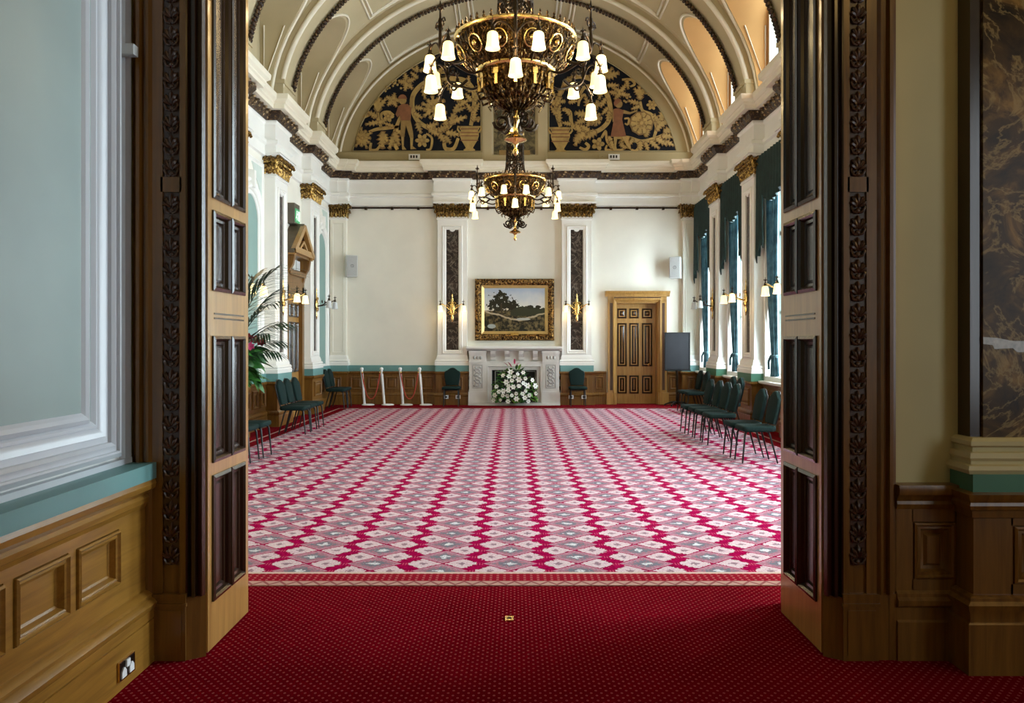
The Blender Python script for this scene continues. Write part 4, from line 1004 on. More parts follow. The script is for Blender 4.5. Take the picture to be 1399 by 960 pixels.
def architrave(s, side):
    """front face of the door surround; s = -1 left, +1 right; built for the right and mirrored"""
    YF = 4.0
    r = thing('trim_%d' % (16 if s < 0 else 17), 'carved oak door surround on the %s of the doorway' % side, None, (0, YF, 0), kind='structure')
    def mir(mb):
        if s < 0: mb.v = [(-x, y, z) for x, y, z in mb.v]
        return mb
    top = 4.35
    b = MB(); b.box(1.635, 1.665, 0, .08, .33, top); b.box(1.749, 1.80, .0, .08, .33, top); b.box(1.66, 1.755, .014, .08, .33, .47)
    b.box(1.655, 1.76, .0, .08, 2.325, 2.40)
    x = 1.80
    # outer reeded mouldings
    prof = [(1.80,0),(1.812,-.018),(1.824,-.02),(1.832,.004),(1.846,.004),(1.855,-.022),(1.872,-.022),(1.882,.01),(1.90,.012)]
    vs = []; fs = []
    for xx, y in prof: vs += [(xx, y, .33), (xx, y, top)]
    for i in range(len(prof)-1): fs.append((2*i, 2*i+2, 2*i+3, 2*i+1))
    b.add(vs, fs); b.box(1.80, 1.90, .012, .08, .33, top)
    mir(b).ob('moulded_frame', M['oak_mid'], r, 30)
    c = MB(); carved_strip(c, 1.665, 1.749, .47, 2.325, .016); carved_strip(c, 1.665, 1.749, 2.40, top, .016); mir(c).ob('carved_strip', M['carved'], r, 50)
    p = MB().box(1.63, 1.805, -.012, .08, 0, .30).box(1.625, 1.81, -.02, .08, .27, .285).box(1.628, 1.808, -.016, .08, .30, .33).box(1.805, 1.86, .0, .08, 0, .33).box(1.862, 1.90, .0, .08, 0, .33)
    p.box(1.65, 1.79, -.016, .0, .03, .25)
    mir(p).ob('plinth', M['oak_mid'], r)
    # dark reeded splay running back to the door leaf
    pts = [(1.637,.0),(1.628,.004),(1.622,.022),(1.612,.020),(1.606,.004),(1.592,.004),(1.588,.034),(1.578,.036),(1.572,.020),(1.562,.022),(1.556,.05),(1.60,.09)]
    q = MB(); vs = []; fs = []
    for xx, y in pts: vs += [(xx, y, .31), (xx, y, top)]
    for i in range(len(pts)-1): fs.append((2*i, 2*i+2, 2*i+3, 2*i+1))
    q.add(vs, fs); mir(q).ob('dark_reeded_splay', M['oak_dark'], r, 30)
    q = MB(); q.add([(1.637,-.008,0),(1.552,.05,0),(1.60,.09,0),(1.637,.09,0),(1.637,-.008,.31),(1.552,.05,.31),(1.60,.09,.31),(1.637,.09,.31)], [(0,1,5,4),(1,2,6,5),(4,5,6,7),(0,3,2,1),(2,3,7,6),(3,0,4,7)])
    mir(q).ob('splay_plinth', M['oak_mid'], r)
    hd = MB().box(1.2, 1.2, 0,0,0,0)
    # jamb lining behind the leaf
    j = MB().box(1.625, 1.665, .09, .88, 0, top); mir(j).ob('jamb_lining', M['oak_mid'], r)
    return r
architrave(-1, 'left'); architrave(1, 'right')
lt = MB().box(-1.90, 1.90, 3.99, 4.06, 4.35, 4.75).box(-1.66, 1.66, 4.06, 4.86, 4.30, 4.36); o = st('trim_18', lt, M['oak_mid'])
o['label'] = 'oak lintel over the doorway'
for s, side in ((-1, 'left'), (1, 'right')):
    # hall side of the opening
    pass
def folding_door(s, side):
    r = thing('door_%d' % (1 if s < 0 else 2), 'open folding oak door leaf with near-black panels, %s of the doorway' % side, None, (0, 0, 0), kind='structure')
    ya, yb, top = 4.068, 4.685, 4.28
    def mir(mb):
        if s > 0: mb.v = [(-x, y, z) for x, y, z in mb.v]
        return mb
    cols = [(4.135, 4.365), (4.405, 4.60)]; rows = [(.262, .885), (.972, 1.60), (1.855, 2.245), (2.33, 4.1)]
    # frame of the leaf: stiles and rails, face at x = -1.55 looking towards +x
    def bx(mb, y0, y1, z0, z1, x0=-1.60, x1=-1.55): mb.box(x0, x1, y0, y1, z0, z1)
    st_ = MB(); bx(st_, ya, cols[0][0], .012, top); bx(st_, cols[1][1], yb, .012, top)
    for (a, b), (c, d) in zip(rows[:-1], rows[1:]): bx(st_, cols[0][1], cols[1][0], a, b)
    bx(st_, cols[0][1], cols[1][0], rows[-1][0], rows[-1][1])
    zs = [.012] + [q for rw in rows for q in rw] + [top]
    for i in range(0, len(zs), 2): bx(st_, cols[0][0], cols[1][1], zs[i], zs[i+1])
    lf = mir(st_).ob('door_leaf', M['oak_leaf'], r)
    gr = MB(); gr.box(-1.552, -1.546, 4.15, 4.60, 1.698, 1.707).box(-1.552, -1.546, 4.15, 4.60, 1.722, 1.731); mir(gr).ob('dark_bead', M['oak_dark'], lf)
    for (y0, y1) in cols:
        for (z0, z1) in rows:
            p = MB()
            prof = [(-.012,0),(-.012,.010),(.004,.016),(.014,.004),(.020,-.012),(.034,-.014),(.042,-.028),(.056,-.03)]
            vs = []; fs = []
            for d, q in prof: vs += [(-1.55+q, y0+d, z0+d), (-1.55+q, y1-d, z0+d), (-1.55+q, y1-d, z1-d), (-1.55+q, y0+d, z1-d)]
            for j in range(len(prof)-1):
                for i in range(4): k = (i+1) % 4; fs.append((j*4+i, j*4+k, (j+1)*4+k, (j+1)*4+i))
            p.add(vs, fs); e = .052
            p.box(-1.596, -1.576, y0+.02, y1-.02, z0+.02, z1-.02); p.box(-1.58, -1.568, y0+e, y1-e, z0+e, z1-e)
            mir(p).ob('dark_panel', M['oak_dark'], lf)
    b = MB().box(-1.655, -1.607, ya+.05, 4.79, .012, top); mir(b).ob('folded_leaf', M['oak_light'], r)
    for z in (.24, 1.0, 2.3, 3.4):
        h = MB().box(-1.606, -1.590, 4.684, 4.694, z, z+.16).tube([(-1.60, 4.698, z), (-1.60, 4.698, z+.16)], .008, 8); mir(h).ob('hinge', M['brass'] if z < .9 else M['bronze_dark'], r)
    return r
folding_door(-1, 'left'); folding_door(1, 'right')

# ---- ante-room left wall (local x = depth, local -y = into the room)
L0 = (-1.93, 0, 0); R90 = pi/2
d = MB(); x0, x1 = -2.9, 3.99
d.box(x0, x1, -.078, 0, 0, .90)
d.box(x0, x1, -.104, -.07, .30, .462).box(x0, x1, -.104, -.07, .718, .80).box(3.715, x1, -.104, -.07, .462, .718)
for k in range(15): d.box(3.715-.42*k-.42, 3.715-.42*k-.362, -.104, -.07, .462, .718)
base = [(0,0),(.145,0),(.145,.212),(.138,.214),(.138,.218),(.145,.22),(.145,.262),(.155,.275),(.160,.295),(.150,.31),(.135,.32),(.135,.335),(.118,.35),(.10,.36),(0,.36)]
rail = [(0,.765),(.105,.765),(.112,.785),(.118,.79),(.122,.815),(.112,.83),(.125,.845),(.150,.86),(.155,.885),(.148,.905),(0,.906)]
d.px(base, x0, x1); d.px(rail, x0, x1)
for k in range(14):
    b_ = 3.715-.42*k; d.frame(b_-.362, b_, .462, .718, [(.004,.078),(.004,.114),(.012,.120),(.018,.110),(.024,.106),(.030,.112),(.037,.108),(.046,.084),(.056,.079)], 0)
o = tag(d.ob('trim_19', M['oak_h_lit'], None, 30, L0, R90), 'oak wainscot of the ante-room left wall with square panels', kind='structure')
MB().box(x0, x1, -.155, 0, .907, .985).ob('teal_ledge', M['teal'], o)
pl = MB().box(x0, x1, -.012, 0, .985, 4.9)      # white wall ground is the wall itself
w_ = MB(); xe = 3.842
fr_prof = [(0,.004),(0,.055),(.022,.066),(.030,.062),(.032,.048),(.040,.048),(.060,.056),(.075,.044),(.078,.030),(.105,.028),(.108,.036),(.125,.030),(.150,.010),(.152,.018),(.165,.018),(.19,.0)]
w_.frame(x0, xe, 1.035, 4.6, fr_prof, 0); w_.box(x0, 3.99, -.035, 0, .985, 1.012).box(3.93, 3.99, -.03, 0, .985, 4.9)
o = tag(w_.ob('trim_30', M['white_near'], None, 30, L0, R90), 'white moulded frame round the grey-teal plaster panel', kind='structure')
MB().box(x0, 3.66, -.004, .0, 1.2, 4.5).ob('teal_margin', M['grey_teal'], o)
MB().frame(x0, 3.616, 1.215, 4.45, [(0,.002),(0,.022),(.018,.030),(.035,.022),(.055,.006)], 0).ob('inner_bead', M['white_near'], o)
MB().box(x0, 3.58, -.010, 0, 1.25, 4.42).ob('plaster_panel', M['grey_teal'], o)
MB().box(3.885, 3.935, -.09, 0, 2.97, 3.02).ob('small_clip', M['plastic'], o)
sk = thing('double_socket', 'dark brass double power socket with white switches on the left skirting', 'socket', (-1.93+.145, 3.69, .093), R90)
MB().frame(-.073, .073, -.043, .043, [(0,0),(0,.008),(.006,.010)], 0, fill=True).ob('brass_plate', M['bronze_dark'], sk)
MB().frame(-.074, .074, -.044, .044, [(0,.0),(0,.011),(.004,.011),(.004,.0)], 0).ob('plate_edge', M['brass'], sk)
for q in (-.036, .036):
    MB().plate([(q-.022,-.034),(q+.022,-.034),(q+.020,-.006),(q+.006,.010),(q-.006,.010),(q-.020,-.006)], -.016, -.008).ob('socket_front', M['plastic_white'], sk)
MB().box(-.016, .016, -.018, -.008, .004, .036).ob('switch', M['plastic_white'], sk)
fb = thing('floor_plate', 'small brass floor plate set in the red carpet in front of the hall', 'floor plate', (-.03, 4.59, 0))
MB().frame(0,0,0,0,[(0,0)]); p = MB()
p.box(-.024, .024, -.036, -.014, 0, .007).box(-.024, .024, .014, .036, 0, .007).box(-.024, -.013, -.014, .014, 0, .007).box(.013, .024, -.014, .014, 0, .007); p.ob('plate', M['brass'], fb)
MB().box(-.013, .013, -.014, .014, 0, .003).ob('slot', M['black'], fb)

# ---- ante-room right-hand wall, facing the camera
RW = 4.06
w = MB().box(1.90, 2.30, -.025, 0, 0, .87).box(1.90, 1.985, -.05, 0, .30, .80).box(2.195, 2.30, -.05, 0, .30, .80).box(1.98, 2.20, -.05, 0, .30, .40).box(1.98, 2.20, -.05, 0, .685, .80); 
bs2 = [(0,0),(.07,0),(.07,.19),(.06,.20),(.06,.26),(.078,.275),(.08,.30),(.065,.315),(.065,.33),(.05,.345),(0,.345)]
rl2 = [(0,.75),(.055,.75),(.065,.775),(.06,.79),(.07,.81),(.085,.825),(.09,.85),(.085,.872),(0,.873)]
w.px(bs2, 1.90, 2.30); w.px(rl2, 1.90, 2.30)
w.frame(1.985, 2.195, .40, .685, [(.004,.025),(.004,.058),(.014,.064),(.022,.054),(.034,.056),(.046,.030),(.062,.027),(.075,.040)], 0, fill=True)
tag(w.ob('trim_31', M['oak'], None, 30, (0, RW, 0)), 'oak wainscot between the doorway and the ante-room pilaster', kind='structure')
pr = thing('pilaster', 'large brown marble pilaster on green and oak dado at the right of the ante-room', 'pilaster', (2.75, RW, 0), 0, 'pilasters', 'structure')
q = MB(); hw = .55
q.box(-hw+.002, hw-.002, -.175, 0, 0, .86).box(-hw, -hw+.19, -.20, 0, .3, .8).box(hw-.19, hw, -.20, 0, .3, .8).box(-hw+.18, hw-.18, -.20, 0, .3, .42).box(-hw+.18, hw-.18, -.20, 0, .70, .8)
ring_run(q, [(0,0),(.05,0),(.05,.24),(.045,.245),(.035,.25),(.035,.29),(.045,.31),(.05,.33),(.03,.345),(.03,.36),(.01,.37),(0,.37)], 2*hw, .20)
ring_run(q, [(0,.735),(.012,.74),(.015,.775),(.03,.78),(.035,.80),(.03,.815),(.04,.83),(.045,.855),(0,.862)], 2*hw, .20)
q.frame(-hw+.19, hw-.19, .42, .70, [(.004,.175),(.004,.210),(.014,.216),(.024,.204),(.036,.208),(.05,.182),(.066,.177),(.085,.192)], 0, fill=True)
q.ob('oak_dado', M['oak'], pr, 30)
MB().box(-hw-.005, hw+.005, -.205, 0, .86, .945).ob('green_band', M['green'], pr)
q = MB(); ring_run(q, [(0,.945),(.035,.945),(.045,.965),(.04,.985),(.02,.99),(.02,1.005),(.03,1.02),(.025,1.045),(.005,1.05),(.005,1.07),(.02,1.08),(.02,1.10),(0,1.115)], 2*hw-.04, .16)
q.box(-hw+.02, hw-.02, -.16, 0, .945, 1.115); q.ob('moulded_base', M['cream_lamplit'], pr, 30)
sw = hw-.035
MB().box(-sw, sw, -.11, 0, 1.115, 4.9).ob('shaft', M['oak_dark'], pr)
MB().box(-sw+.055, sw-.055, -.125, -.10, 1.115, 4.85).ob('marble_panel', M['marble_near'], pr)
MB().plate([(-sw+.055, 1.57),(-sw+.10,1.565),(-sw+.11,1.545),(-sw+.2,1.55),(-sw+.22,1.53),(sw-.055,1.535),(sw-.055,1.585),(-sw+.2,1.585),(-sw+.12,1.60),(-sw+.055,1.605)], -.1265, -.12).ob('pale_vein', plain('pale_grey_marble_vein', (.26,.24,.19), .2, var=.4, scale=25), pr)

# ================================================================== FURNITURE
def make_chair(label, group):
    r = thing('banquet_chair', label, 'chair', group=group)
    # seat
    n = 6; o = []
    for cx, cy, a0 in ((.155,.145,0), (-.155,.145,pi/2), (-.165,-.145,pi), (.165,-.145,1.5*pi)):
        o += [(cx+.065*cos(a0+pi/2*k/n), cy+.075*sin(a0+pi/2*k/n)) for k in range(n+1)]
    MB().slab(o, lambda a, b, t: (a, b, t + .012*(1-(a/.22)**2)), .405, .475, .026, 3).ob('seat', M['fabric'], r, 50)
    # back, raked, arched top with shoulders
    tl = radians(11)
    def fr(a, b, t): y = .185 + t; return (a, y*1 + (b-.46)*math.tan(tl), b)
    pts = [(.155,.50),(.175,.60),(.19,.70),(.195,.78),(.188,.82),(.165,.845),(.125,.862),(.09,.892),(.05,.917),(.0,.927)]
    o2 = pts + [(-x, z) for x, z in pts[::-1][1:]]
    MB().slab(o2, fr, -.025, .03, .018, 3).ob('backrest', M['fabric'], r, 50)
    pc = MB(); pc.tube([fr(x, z, .031) for x, z in o2], .008, 6); pc.ob('piping', M['black'], r, 60)
    # frame and legs
    for s in (-1, 1): MB().tube([(s*.16,.10,.41), (s*.165,.19,.42), fr(s*.15,.50,.025), fr(s*.15,.66,.025)], .011, 8).ob('back_support', M['black'], r, 60)
    for y in (-.16, .13): MB().tube([(-.16,y,.40), (.16,y,.40)], .011, 8).ob('seat_rail', M['black'], r, 60)
    for s in (-1, 1):
        MB().tube([(s*.16,-.17,.405), (s*.172,-.185,.37), (s*.18,-.22,.0)], [.015,.014,.010], 8).ob('leg', M['black'], r, 60)
        MB().tube([(s*.16,.12,.405), (s*.172,.135,.37), (s*.18,.235,.0)], [.015,.014,.010], 8).ob('leg', M['black'], r, 60)
    return r
G_R, G_L = 'chairs along the right-hand windows', 'chairs along the left wall'
spots = [
 (3.17, 10.60, -90, 'dark teal banquet chair nearest the doorway on the window side', G_R),
 (3.15, 11.12, -90, 'dark teal banquet chair second from the doorway on the window side', G_R),
 (3.16, 12.44, -90, 'dark teal banquet chair, nearest of the row of four by the windows', G_R),
 (3.16, 12.96, -88, 'dark teal banquet chair, second nearest of the row of four by the windows', G_R),
 (3.16, 13.48, -91, 'dark teal banquet chair, third of the row of four by the windows', G_R),
 (3.14, 14.00, -90, 'dark teal banquet chair, farthest of the row of four by the windows', G_R),
 (3.84, 14.62, -90, 'dark teal banquet chair against the window wall behind the row of four, nearer one', G_R),
 (3.84, 15.14, -90, 'dark teal banquet chair against the window wall behind the row of four, farther one', G_R),
 (3.98, 17.75, -90, 'dark teal banquet chair near the grey board, nearer of that pair', G_R),
 (3.95, 18.27, -90, 'dark teal banquet chair near the grey board, the one right beside it', G_R),
 (-3.64, 10.60, 90, 'teal banquet chair cut off by the left door leaf, nearer the doorway', G_L),
 (-3.62, 11.08, 90, 'teal banquet chair just inside the left door leaf, the farther of two', G_L),
 (-3.77, 13.84, 90, 'teal banquet chair before the gabled door, nearest of three', G_L),
 (-3.78, 14.32, 90, 'teal banquet chair before the gabled door, middle of three', G_L),
 (-3.77, 14.80, 90, 'teal banquet chair before the gabled door, farthest of three', G_L),
 (-4.20, 19.00, 90, 'teal banquet chair in the left far corner, nearer of the pair', G_L),
 (-4.20, 19.46, 90, 'teal banquet chair in the left far corner, next to the far wall', G_L),
 (-1.56, 19.93, 0, 'teal banquet chair against the far wall left of the fireplace', 'chairs either side of the fireplace'),
 (1.56, 19.93, 0, 'teal banquet chair against the far wall right of the fireplace', 'chairs either side of the fireplace')]
ch0 = None
for x, y, a, lab, g in spots:
    if ch0 is None: ch0 = make_chair(lab, g); o = ch0
    else: o = copy_tree(ch0); o['label'] = lab; o['group'] = g
    z = .0095 if abs(x) < 4.3 and y < 19.6 else .0
    o.location = (x, y, z); o.rotation_euler = (0, 0, radians(a))

# board on a stand
b = thing('display_board', 'dark grey display board on a black pole stand beside the far door', 'display board', (4.02, 19.9, 0))
MB().box(-.30, .30, -.02, .02, .90, 1.80).ob('board', M['grey_board'], b)
MB().frame(-.315, .315, .885, 1.815, [(0,-.025),(0,.028),(.02,.028),(.02,.02)]).ob('board_frame', M['black'], b)
MB().box(-.32, .32, -.07, .02, .87, .90).ob('tray', M['black'], b)
MB().tube([(0, .03, .05), (0, .03, .9)], .028, 10).ob('pole', M['bronze_dark'], b, 60)
for k in range(5):
    a = 2*pi*k/5+.3; MB().tube([(0,.03,.10), (.16*cos(a),.03+.13*sin(a),.085), (.30*cos(a),.03+.27*sin(a),.035)], [.024,.02,.014], 8).ob('foot', M['black'], b, 60)
    MB().ball((.30*cos(a), .03+.27*sin(a), .022), .022, 8, 6).ob('castor', M['black'], b, 60)
# speakers
for nm, cx, zc_, rz, lab in (('l', fx(483), fz(365), .35, 'pale grey loudspeaker on the far wall near the left corner'), ('r', fx(920), fz(367), -.35, 'pale grey loudspeaker on the far wall above the grey board')):
    s = thing('wall_speaker', lab, 'loudspeaker', (cx, FW-.26, zc_), rz, 'loudspeakers on the far wall')
    MB().slab([(.13,-.27),(.14,-.26),(.14,.26),(.13,.27),(-.13,.27),(-.14,.26),(-.14,-.26),(-.13,-.27)], lambda a, b, t: (a, t, b), -.11, .11, .01, 2).ob('cabinet', M['plastic'], s)
    MB().box(-.12, .12, -.118, -.108, -.25, .25).ob('grille', plain('speaker_grille', (.40,.40,.39), .6, var=.1, scale=90), s)
    MB().lathe([(.04,-.12),(.02,-.125),(.001,-.12)], 12).xf(Matrix.Rotation(pi/2, 4, 'X') @ Matrix.Translation((0,0,.24))).ob('badge', M['black'], s)
    MB().tube([(0,.10,0), (0,.17,0)], .03, 8).box(-.06,.06,.15,.18,-.08,.08).ob('bracket', M['plastic'], s)
# rope posts
posts = [(498, 'first white rope post from the left on the far wall, rope to its right'), (525, 'second white rope post from the left, rope to its left'), (550.5, 'third white rope post from the left, rope to its right'), (577, 'white rope post nearest the fireplace, rope to its left')]
p0 = None; PY = 20.20
for x, lab in posts:
    X = (x-VX)*PY/F
    if p0 is None:
        p0 = o = thing('rope_post', lab, 'rope post', group='white rope posts')
        MB().tube([(0,0,.02), (-.07,0,.88)], .032, 10).ob('post', M['plastic_white'], p0, 60)
        MB().lathe([(.001,.035),(.10,.03),(.15,.018),(.16,.006),(.16,0),(.001,0)], 24, (.09,0,0)).ob('base', M['plastic_white'], p0, 40)
        MB().lathe([(.034,0),(.045,.015),(.045,.05),(.03,.07),(.001,.075)], 12, (-.07,0,.87)).ob('cap', M['plastic_white'], p0, 60)
        MB().tube([(-.03,-.02,.84), (-.03,-.06,.83), (-.03,-.06,.78)], .008, 6).ob('hook', M['brass'], p0)
    else: o = copy_tree(p0); o['label'] = lab
    o.location = (X, PY, 0)
for i, j, lab in ((0, 1, 'red rope sagging between the two leftmost white posts'), (2, 3, 'red rope sagging between the two white posts nearer the fireplace')):
    xa = (posts[i][0]-VX)*PY/F - .045; xb = (posts[j][0]-VX)*PY/F - .09
    pts = [(xa+(xb-xa)*t, PY-.094, .82 - .66*(1-abs(2*t-1)**2.4)) for t in [k/24 for k in range(25)]]
    r = thing('barrier_rope', lab, 'rope', group='red barrier ropes'); MB().tube(pts, .014, 8).ob('rope', M['rope'], r, 60)
    for p in (pts[0], pts[-1]): MB().ball(p, .024, 8, 6).ob('end_ferrule', M['brass'], r, 60)
for x, z, lab in ((-1.42, .20, 'white socket on the wainscot under the left fireside chair, nearer the fireplace'), (-1.72, .20, 'white socket on the wainscot under the left fireside chair, farther from the fireplace'), (1.42, .20, 'white socket on the wainscot under the right fireside chair, nearer the fireplace'), (1.74, .20, 'white socket on the wainscot under the right fireside chair, farther from the fireplace')):
    s = thing('wall_socket', lab, 'socket', (x, FW-.285, z), group='sockets by the fireplace')
    MB().frame(-.06,.06,-.045,.045,[(0,0),(0,.01),(.006,.014)],0,fill=True).ob('plate', M['plastic_white'], s); MB().box(-.03,.03,-.018,-.012,-.02,.02).ob('socket_face', M['grey_board'], s)
# ================================================================== CHANDELIERS, LAMPS
def shade_mb(): return MB().lathe([(.024,.0),(.036,-.006),(.048,-.018),(.053,-.045),(.056,-.09),(.061,-.13),(.070,-.165),(.064,-.162),(.056,-.12),(.048,-.05),(.020,-.012)], 14)
SHADE = shade_mb().mesh('lamp_shade', M['shade_lit'], 60); SHADE_OFF = shade_mb().mesh('lamp_shade_clear', M['shade_off'], 60)
fin = MB().lathe([(.026,-.01),(.030,.006),(.018,.02),(.022,.035),(.010,.05),(.008,.075),(.018,.085),(.006,.10),(.002,.14)], 10)
for a in range(4): fin.tube([(0,0,.085), (.022*cos(a*pi/2), .022*sin(a*pi/2), .10), (.03*cos(a*pi/2), .03*sin(a*pi/2), .085)], .006, 5)
FIN = fin.mesh('lamp_cap', M['bronze_dark'], 60)
def meshob(name, me, par, loc):
    o = bpy.data.objects.new(name, me); COL.objects.link(o); o.parent = par; o.location = loc; return o
def lamp(par, loc, lit=True):
    c = meshob('lamp_cap', FIN, par, loc)
    meshob('lamp_shade', SHADE if lit else SHADE_OFF, par, (loc[0], loc[1], loc[2]-.005))
def curl(mb, cx, cy, z, rad, ang, r, turns=1.4, tube=.010, up=1):
    """scroll in the vertical plane through the axis at angle ang"""
    pts = []
    for k in range(15):
        t = k/14; a = turns*2*pi*t; q = rad*(1-.75*t)
        d = r + q*cos(a); pts.append((cx+d*cos(ang), cy+d*sin(ang), z+up*q*sin(a)))
    mb.tube(pts, tube, 5)
def chandelier(y, lz_, label):
    r = thing('chandelier', label, 'chandelier', (0.01, y, lz_), group='bronze chandeliers')   # origin at the gold ring
    # upper bowl: pierced scrollwork
    prof = [(.40,.02),(.44,.05),(.50,.12),(.555,.20),(.60,.29),(.62,.36)]
    def rad(z):
        for (r0, z0), (r1, z1) in zip(prof[:-1], prof[1:]):
            if z <= z1: return r0+(r1-r0)*(z-z0)/(z1-z0)
        return prof[-1][0]
    b = MB(); NS = 24
    for i in range(NS):       # ribs
        a = 2*pi*(i+.5)/NS; b.tube([(q*cos(a), q*sin(a), z) for q, z in prof], .010, 5)
    for i in range(NS):
        a = 2*pi*i/NS
        for z, rr in ((.10,.045),(.21,.055),(.305,.04)):
            R0 = rad(z)+.012; pts = []
            for k in range(13):
                t = k/12; q = rr*(1-.7*t); ph = 2*pi*1.3*t + (i % 2)*pi; da = q*cos(ph)/R0; zz = z + q*sin(ph)
                pts.append(((rad(zz)+.012)*cos(a+da), (rad(zz)+.012)*sin(a+da), zz))
            b.tube(pts, .011, 5)
            b.ball(((R0+.01)*cos(a), (R0+.01)*sin(a), z), (.017,.017,.017), 6, 4)
    b.lathe([(q-.02, z) for q, z in prof], 48)
    bo = b.ob('upper_bowl', M['bronze'], r, 60)
    for k in range(6):        # gilt roundels between the branches
        a = -pi/2 + pi/6*0 + k*pi/3 + .28; a2 = -pi/2 + k*pi/3 - .28
        for aa in (a, a2):
            ro = MB(); R0 = rad(.19)+.03
            ro.tube([((rad(.19+.075*sin(t))+.03)*cos(aa+.075*cos(t)/R0), (rad(.19+.075*sin(t))+.03)*sin(aa+.075*cos(t)/R0), .19+.075*sin(t)) for t in [2*pi*q/16 for q in range(16)]], .010, 6, closed=True)
            ro.ball((R0*1.02*cos(aa), R0*1.02*sin(aa), .19), .028, 8, 6); ro.ob('gilt_roundel', M['brass'], bo, 60)
    rm = MB().lathe([(.60,.345),(.635,.355),(.645,.375),(.63,.395),(.605,.39),(.60,.36)], 48)
    rm.ob('top_rim', M['brass'], r, 60)
    cr = MB()
    for i in range(48):
        a = 2*pi*i/48; cr.lathe([(.012,0),(.018,.02),(.006,.035),(.013,.05),(.001,.075)], 6, (.622*cos(a), .622*sin(a), .39))
    cr.ob('cresting', M['bronze'], r, 60)
    MB().lathe([(.36,.0),(.385,-.005),(.40,.01),(.415,.02),(.42,.035),(.405,.05),(.39,.045),(.375,.06)], 48).ob('gold_ring', M['brass'], r, 60)
    # lower bowl
    lp = [(.385,-.005),(.375,-.07),(.345,-.15),(.29,-.23),(.215,-.295),(.13,-.345),(.07,-.38)]
    lb = MB().lathe([(q-.012, z) for q, z in lp], 40)
    for i in range(24):
        a = 2*pi*i/24; lb.tube([(q*cos(a), q*sin(a), z) for q, z in lp], [.013,.016,.018,.016,.014,.012,.01], 6)
        a += pi/24
        lb.box(0,0,0,0,0,0)
        for q, z in lp[1:5]: lb.ball((q*cos(a), q*sin(a), z), (.02,.02,.026), 6, 4)
    for i in range(12):
        a = 2*pi*i/12+.13; lb.tube([(.33*cos(a),.33*sin(a),-.17), (.40*cos(a),.40*sin(a),-.20), (.37*cos(a),.37*sin(a),-.27), (.30*cos(a),.30*sin(a),-.25)], .014, 6)
        a += .2; lb.tube([(.22*cos(a),.22*sin(a),-.28), (.29*cos(a),.29*sin(a),-.32), (.26*cos(a),.26*sin(a),-.36)], .010, 6)
    lo = lb.ob('lower_bowl', M['bronze'], r, 60)
    gm = MB().box(.372, .40, -.028, .028, -.085, -.03).box(.366, .394, -.016, .016, -.19, -.085).mesh('gilt_pendant', M['brass'])
    for i in range(12):
        a = 2*pi*i/12; c, s = cos(a), sin(a)
        meshob('gilt_pendant', gm, lo, (0,0,0)).rotation_euler = (0, 0, a)
    # stem below with scrolls, dish finial
    MB().lathe([(.07,-.36),(.05,-.40),(.035,-.44),(.05,-.47),(.035,-.50),(.022,-.54),(.03,-.60),(.05,-.625),(.105,-.655),(.12,-.675),(.10,-.685),(.04,-.70),(.022,-.73),(.014,-.76),(.03,-.785),(.034,-.80),(.02,-.825),(.001,-.845)], 20).ob('drop_finial', M['brass'], r, 50)
    sc_ = MB()
    for k in range(6): curl(sc_, 0, 0, -.50, .085, k*pi/3+.2, .15, 1.5, .017, -1)
    for k in range(6): curl(sc_, 0, 0, -.42, .05, k*pi/3+.2, .09, 1.2, .012, 1)
    sc_.ob('scroll_cluster', M['bronze_dark'], r, 60)
    # lyre-shaped openwork stem
    sp = [(.30,.36),(.245,.43),(.21,.52),(.185,.64),(.175,.78),(.17,.95),(.165,1.12),(.16,1.30)]
    sm = MB()
    for k in range(8):
        a = 2*pi*k/8+.2; sm.tube([(q*cos(a), q*sin(a), z) for q, z in sp], .016, 6)
        for z, R0, rr in ((.50,.20,.05),(.66,.175,.06),(.84,.165,.06),(1.02,.16,.06),(1.2,.155,.06)):
            a2 = a + pi/8; pts = []
            for j in range(12):
                t = j/11; q = rr*(1-.7*t); ph = 2*pi*1.2*t + (k % 2)*pi; pts.append((R0*cos(a2+q*cos(ph)/R0), R0*sin(a2+q*cos(ph)/R0), z+q*1.3*sin(ph)))
            sm.tube(pts, .012, 5)
    for z, R0 in ((.43,.25),(.74,.18),(1.1,.168)): sm.tube([(R0*cos(t), R0*sin(t), z) for t in [2*pi*q/24 for q in range(24)]], .014, 6, closed=True)
    sm.tube([(0,0,-.36),(0,0,1.3)], .045, 10)
    so = sm.ob('openwork_stem', M['bronze_dark'], r, 60)
    MB().lathe([(.16,1.28),(.19,1.30),(.19,1.34),(.12,1.42),(.05,1.48),(.03,1.6),(.03,1.62)], 20).ob('stem_cap', M['brass'], so, 50)
    top = ZS + VB - lz_
    ch = MB(); z = 1.6; i = 0
    while z < top-.12:
        o_ = .045 if i % 2 else 0; e = .0 if i % 2 else .045
        ch.tube([(.035*cos(t) if not i % 2 else 0, .035*cos(t) if i % 2 else 0, z+.06+.06*sin(t)) for t in [2*pi*q/12 for q in range(12)]], .010, 5, closed=True); z += .095; i += 1
    ch.ob('chain', M['bronze_dark'], r, 60)
    MB().lathe([(.18,top+.02),(.18,top-.02),(.10,top-.06),(.03,top-.12),(.001,top-.12)], 20).ob('ceiling_rose', M['brass'], r, 50)
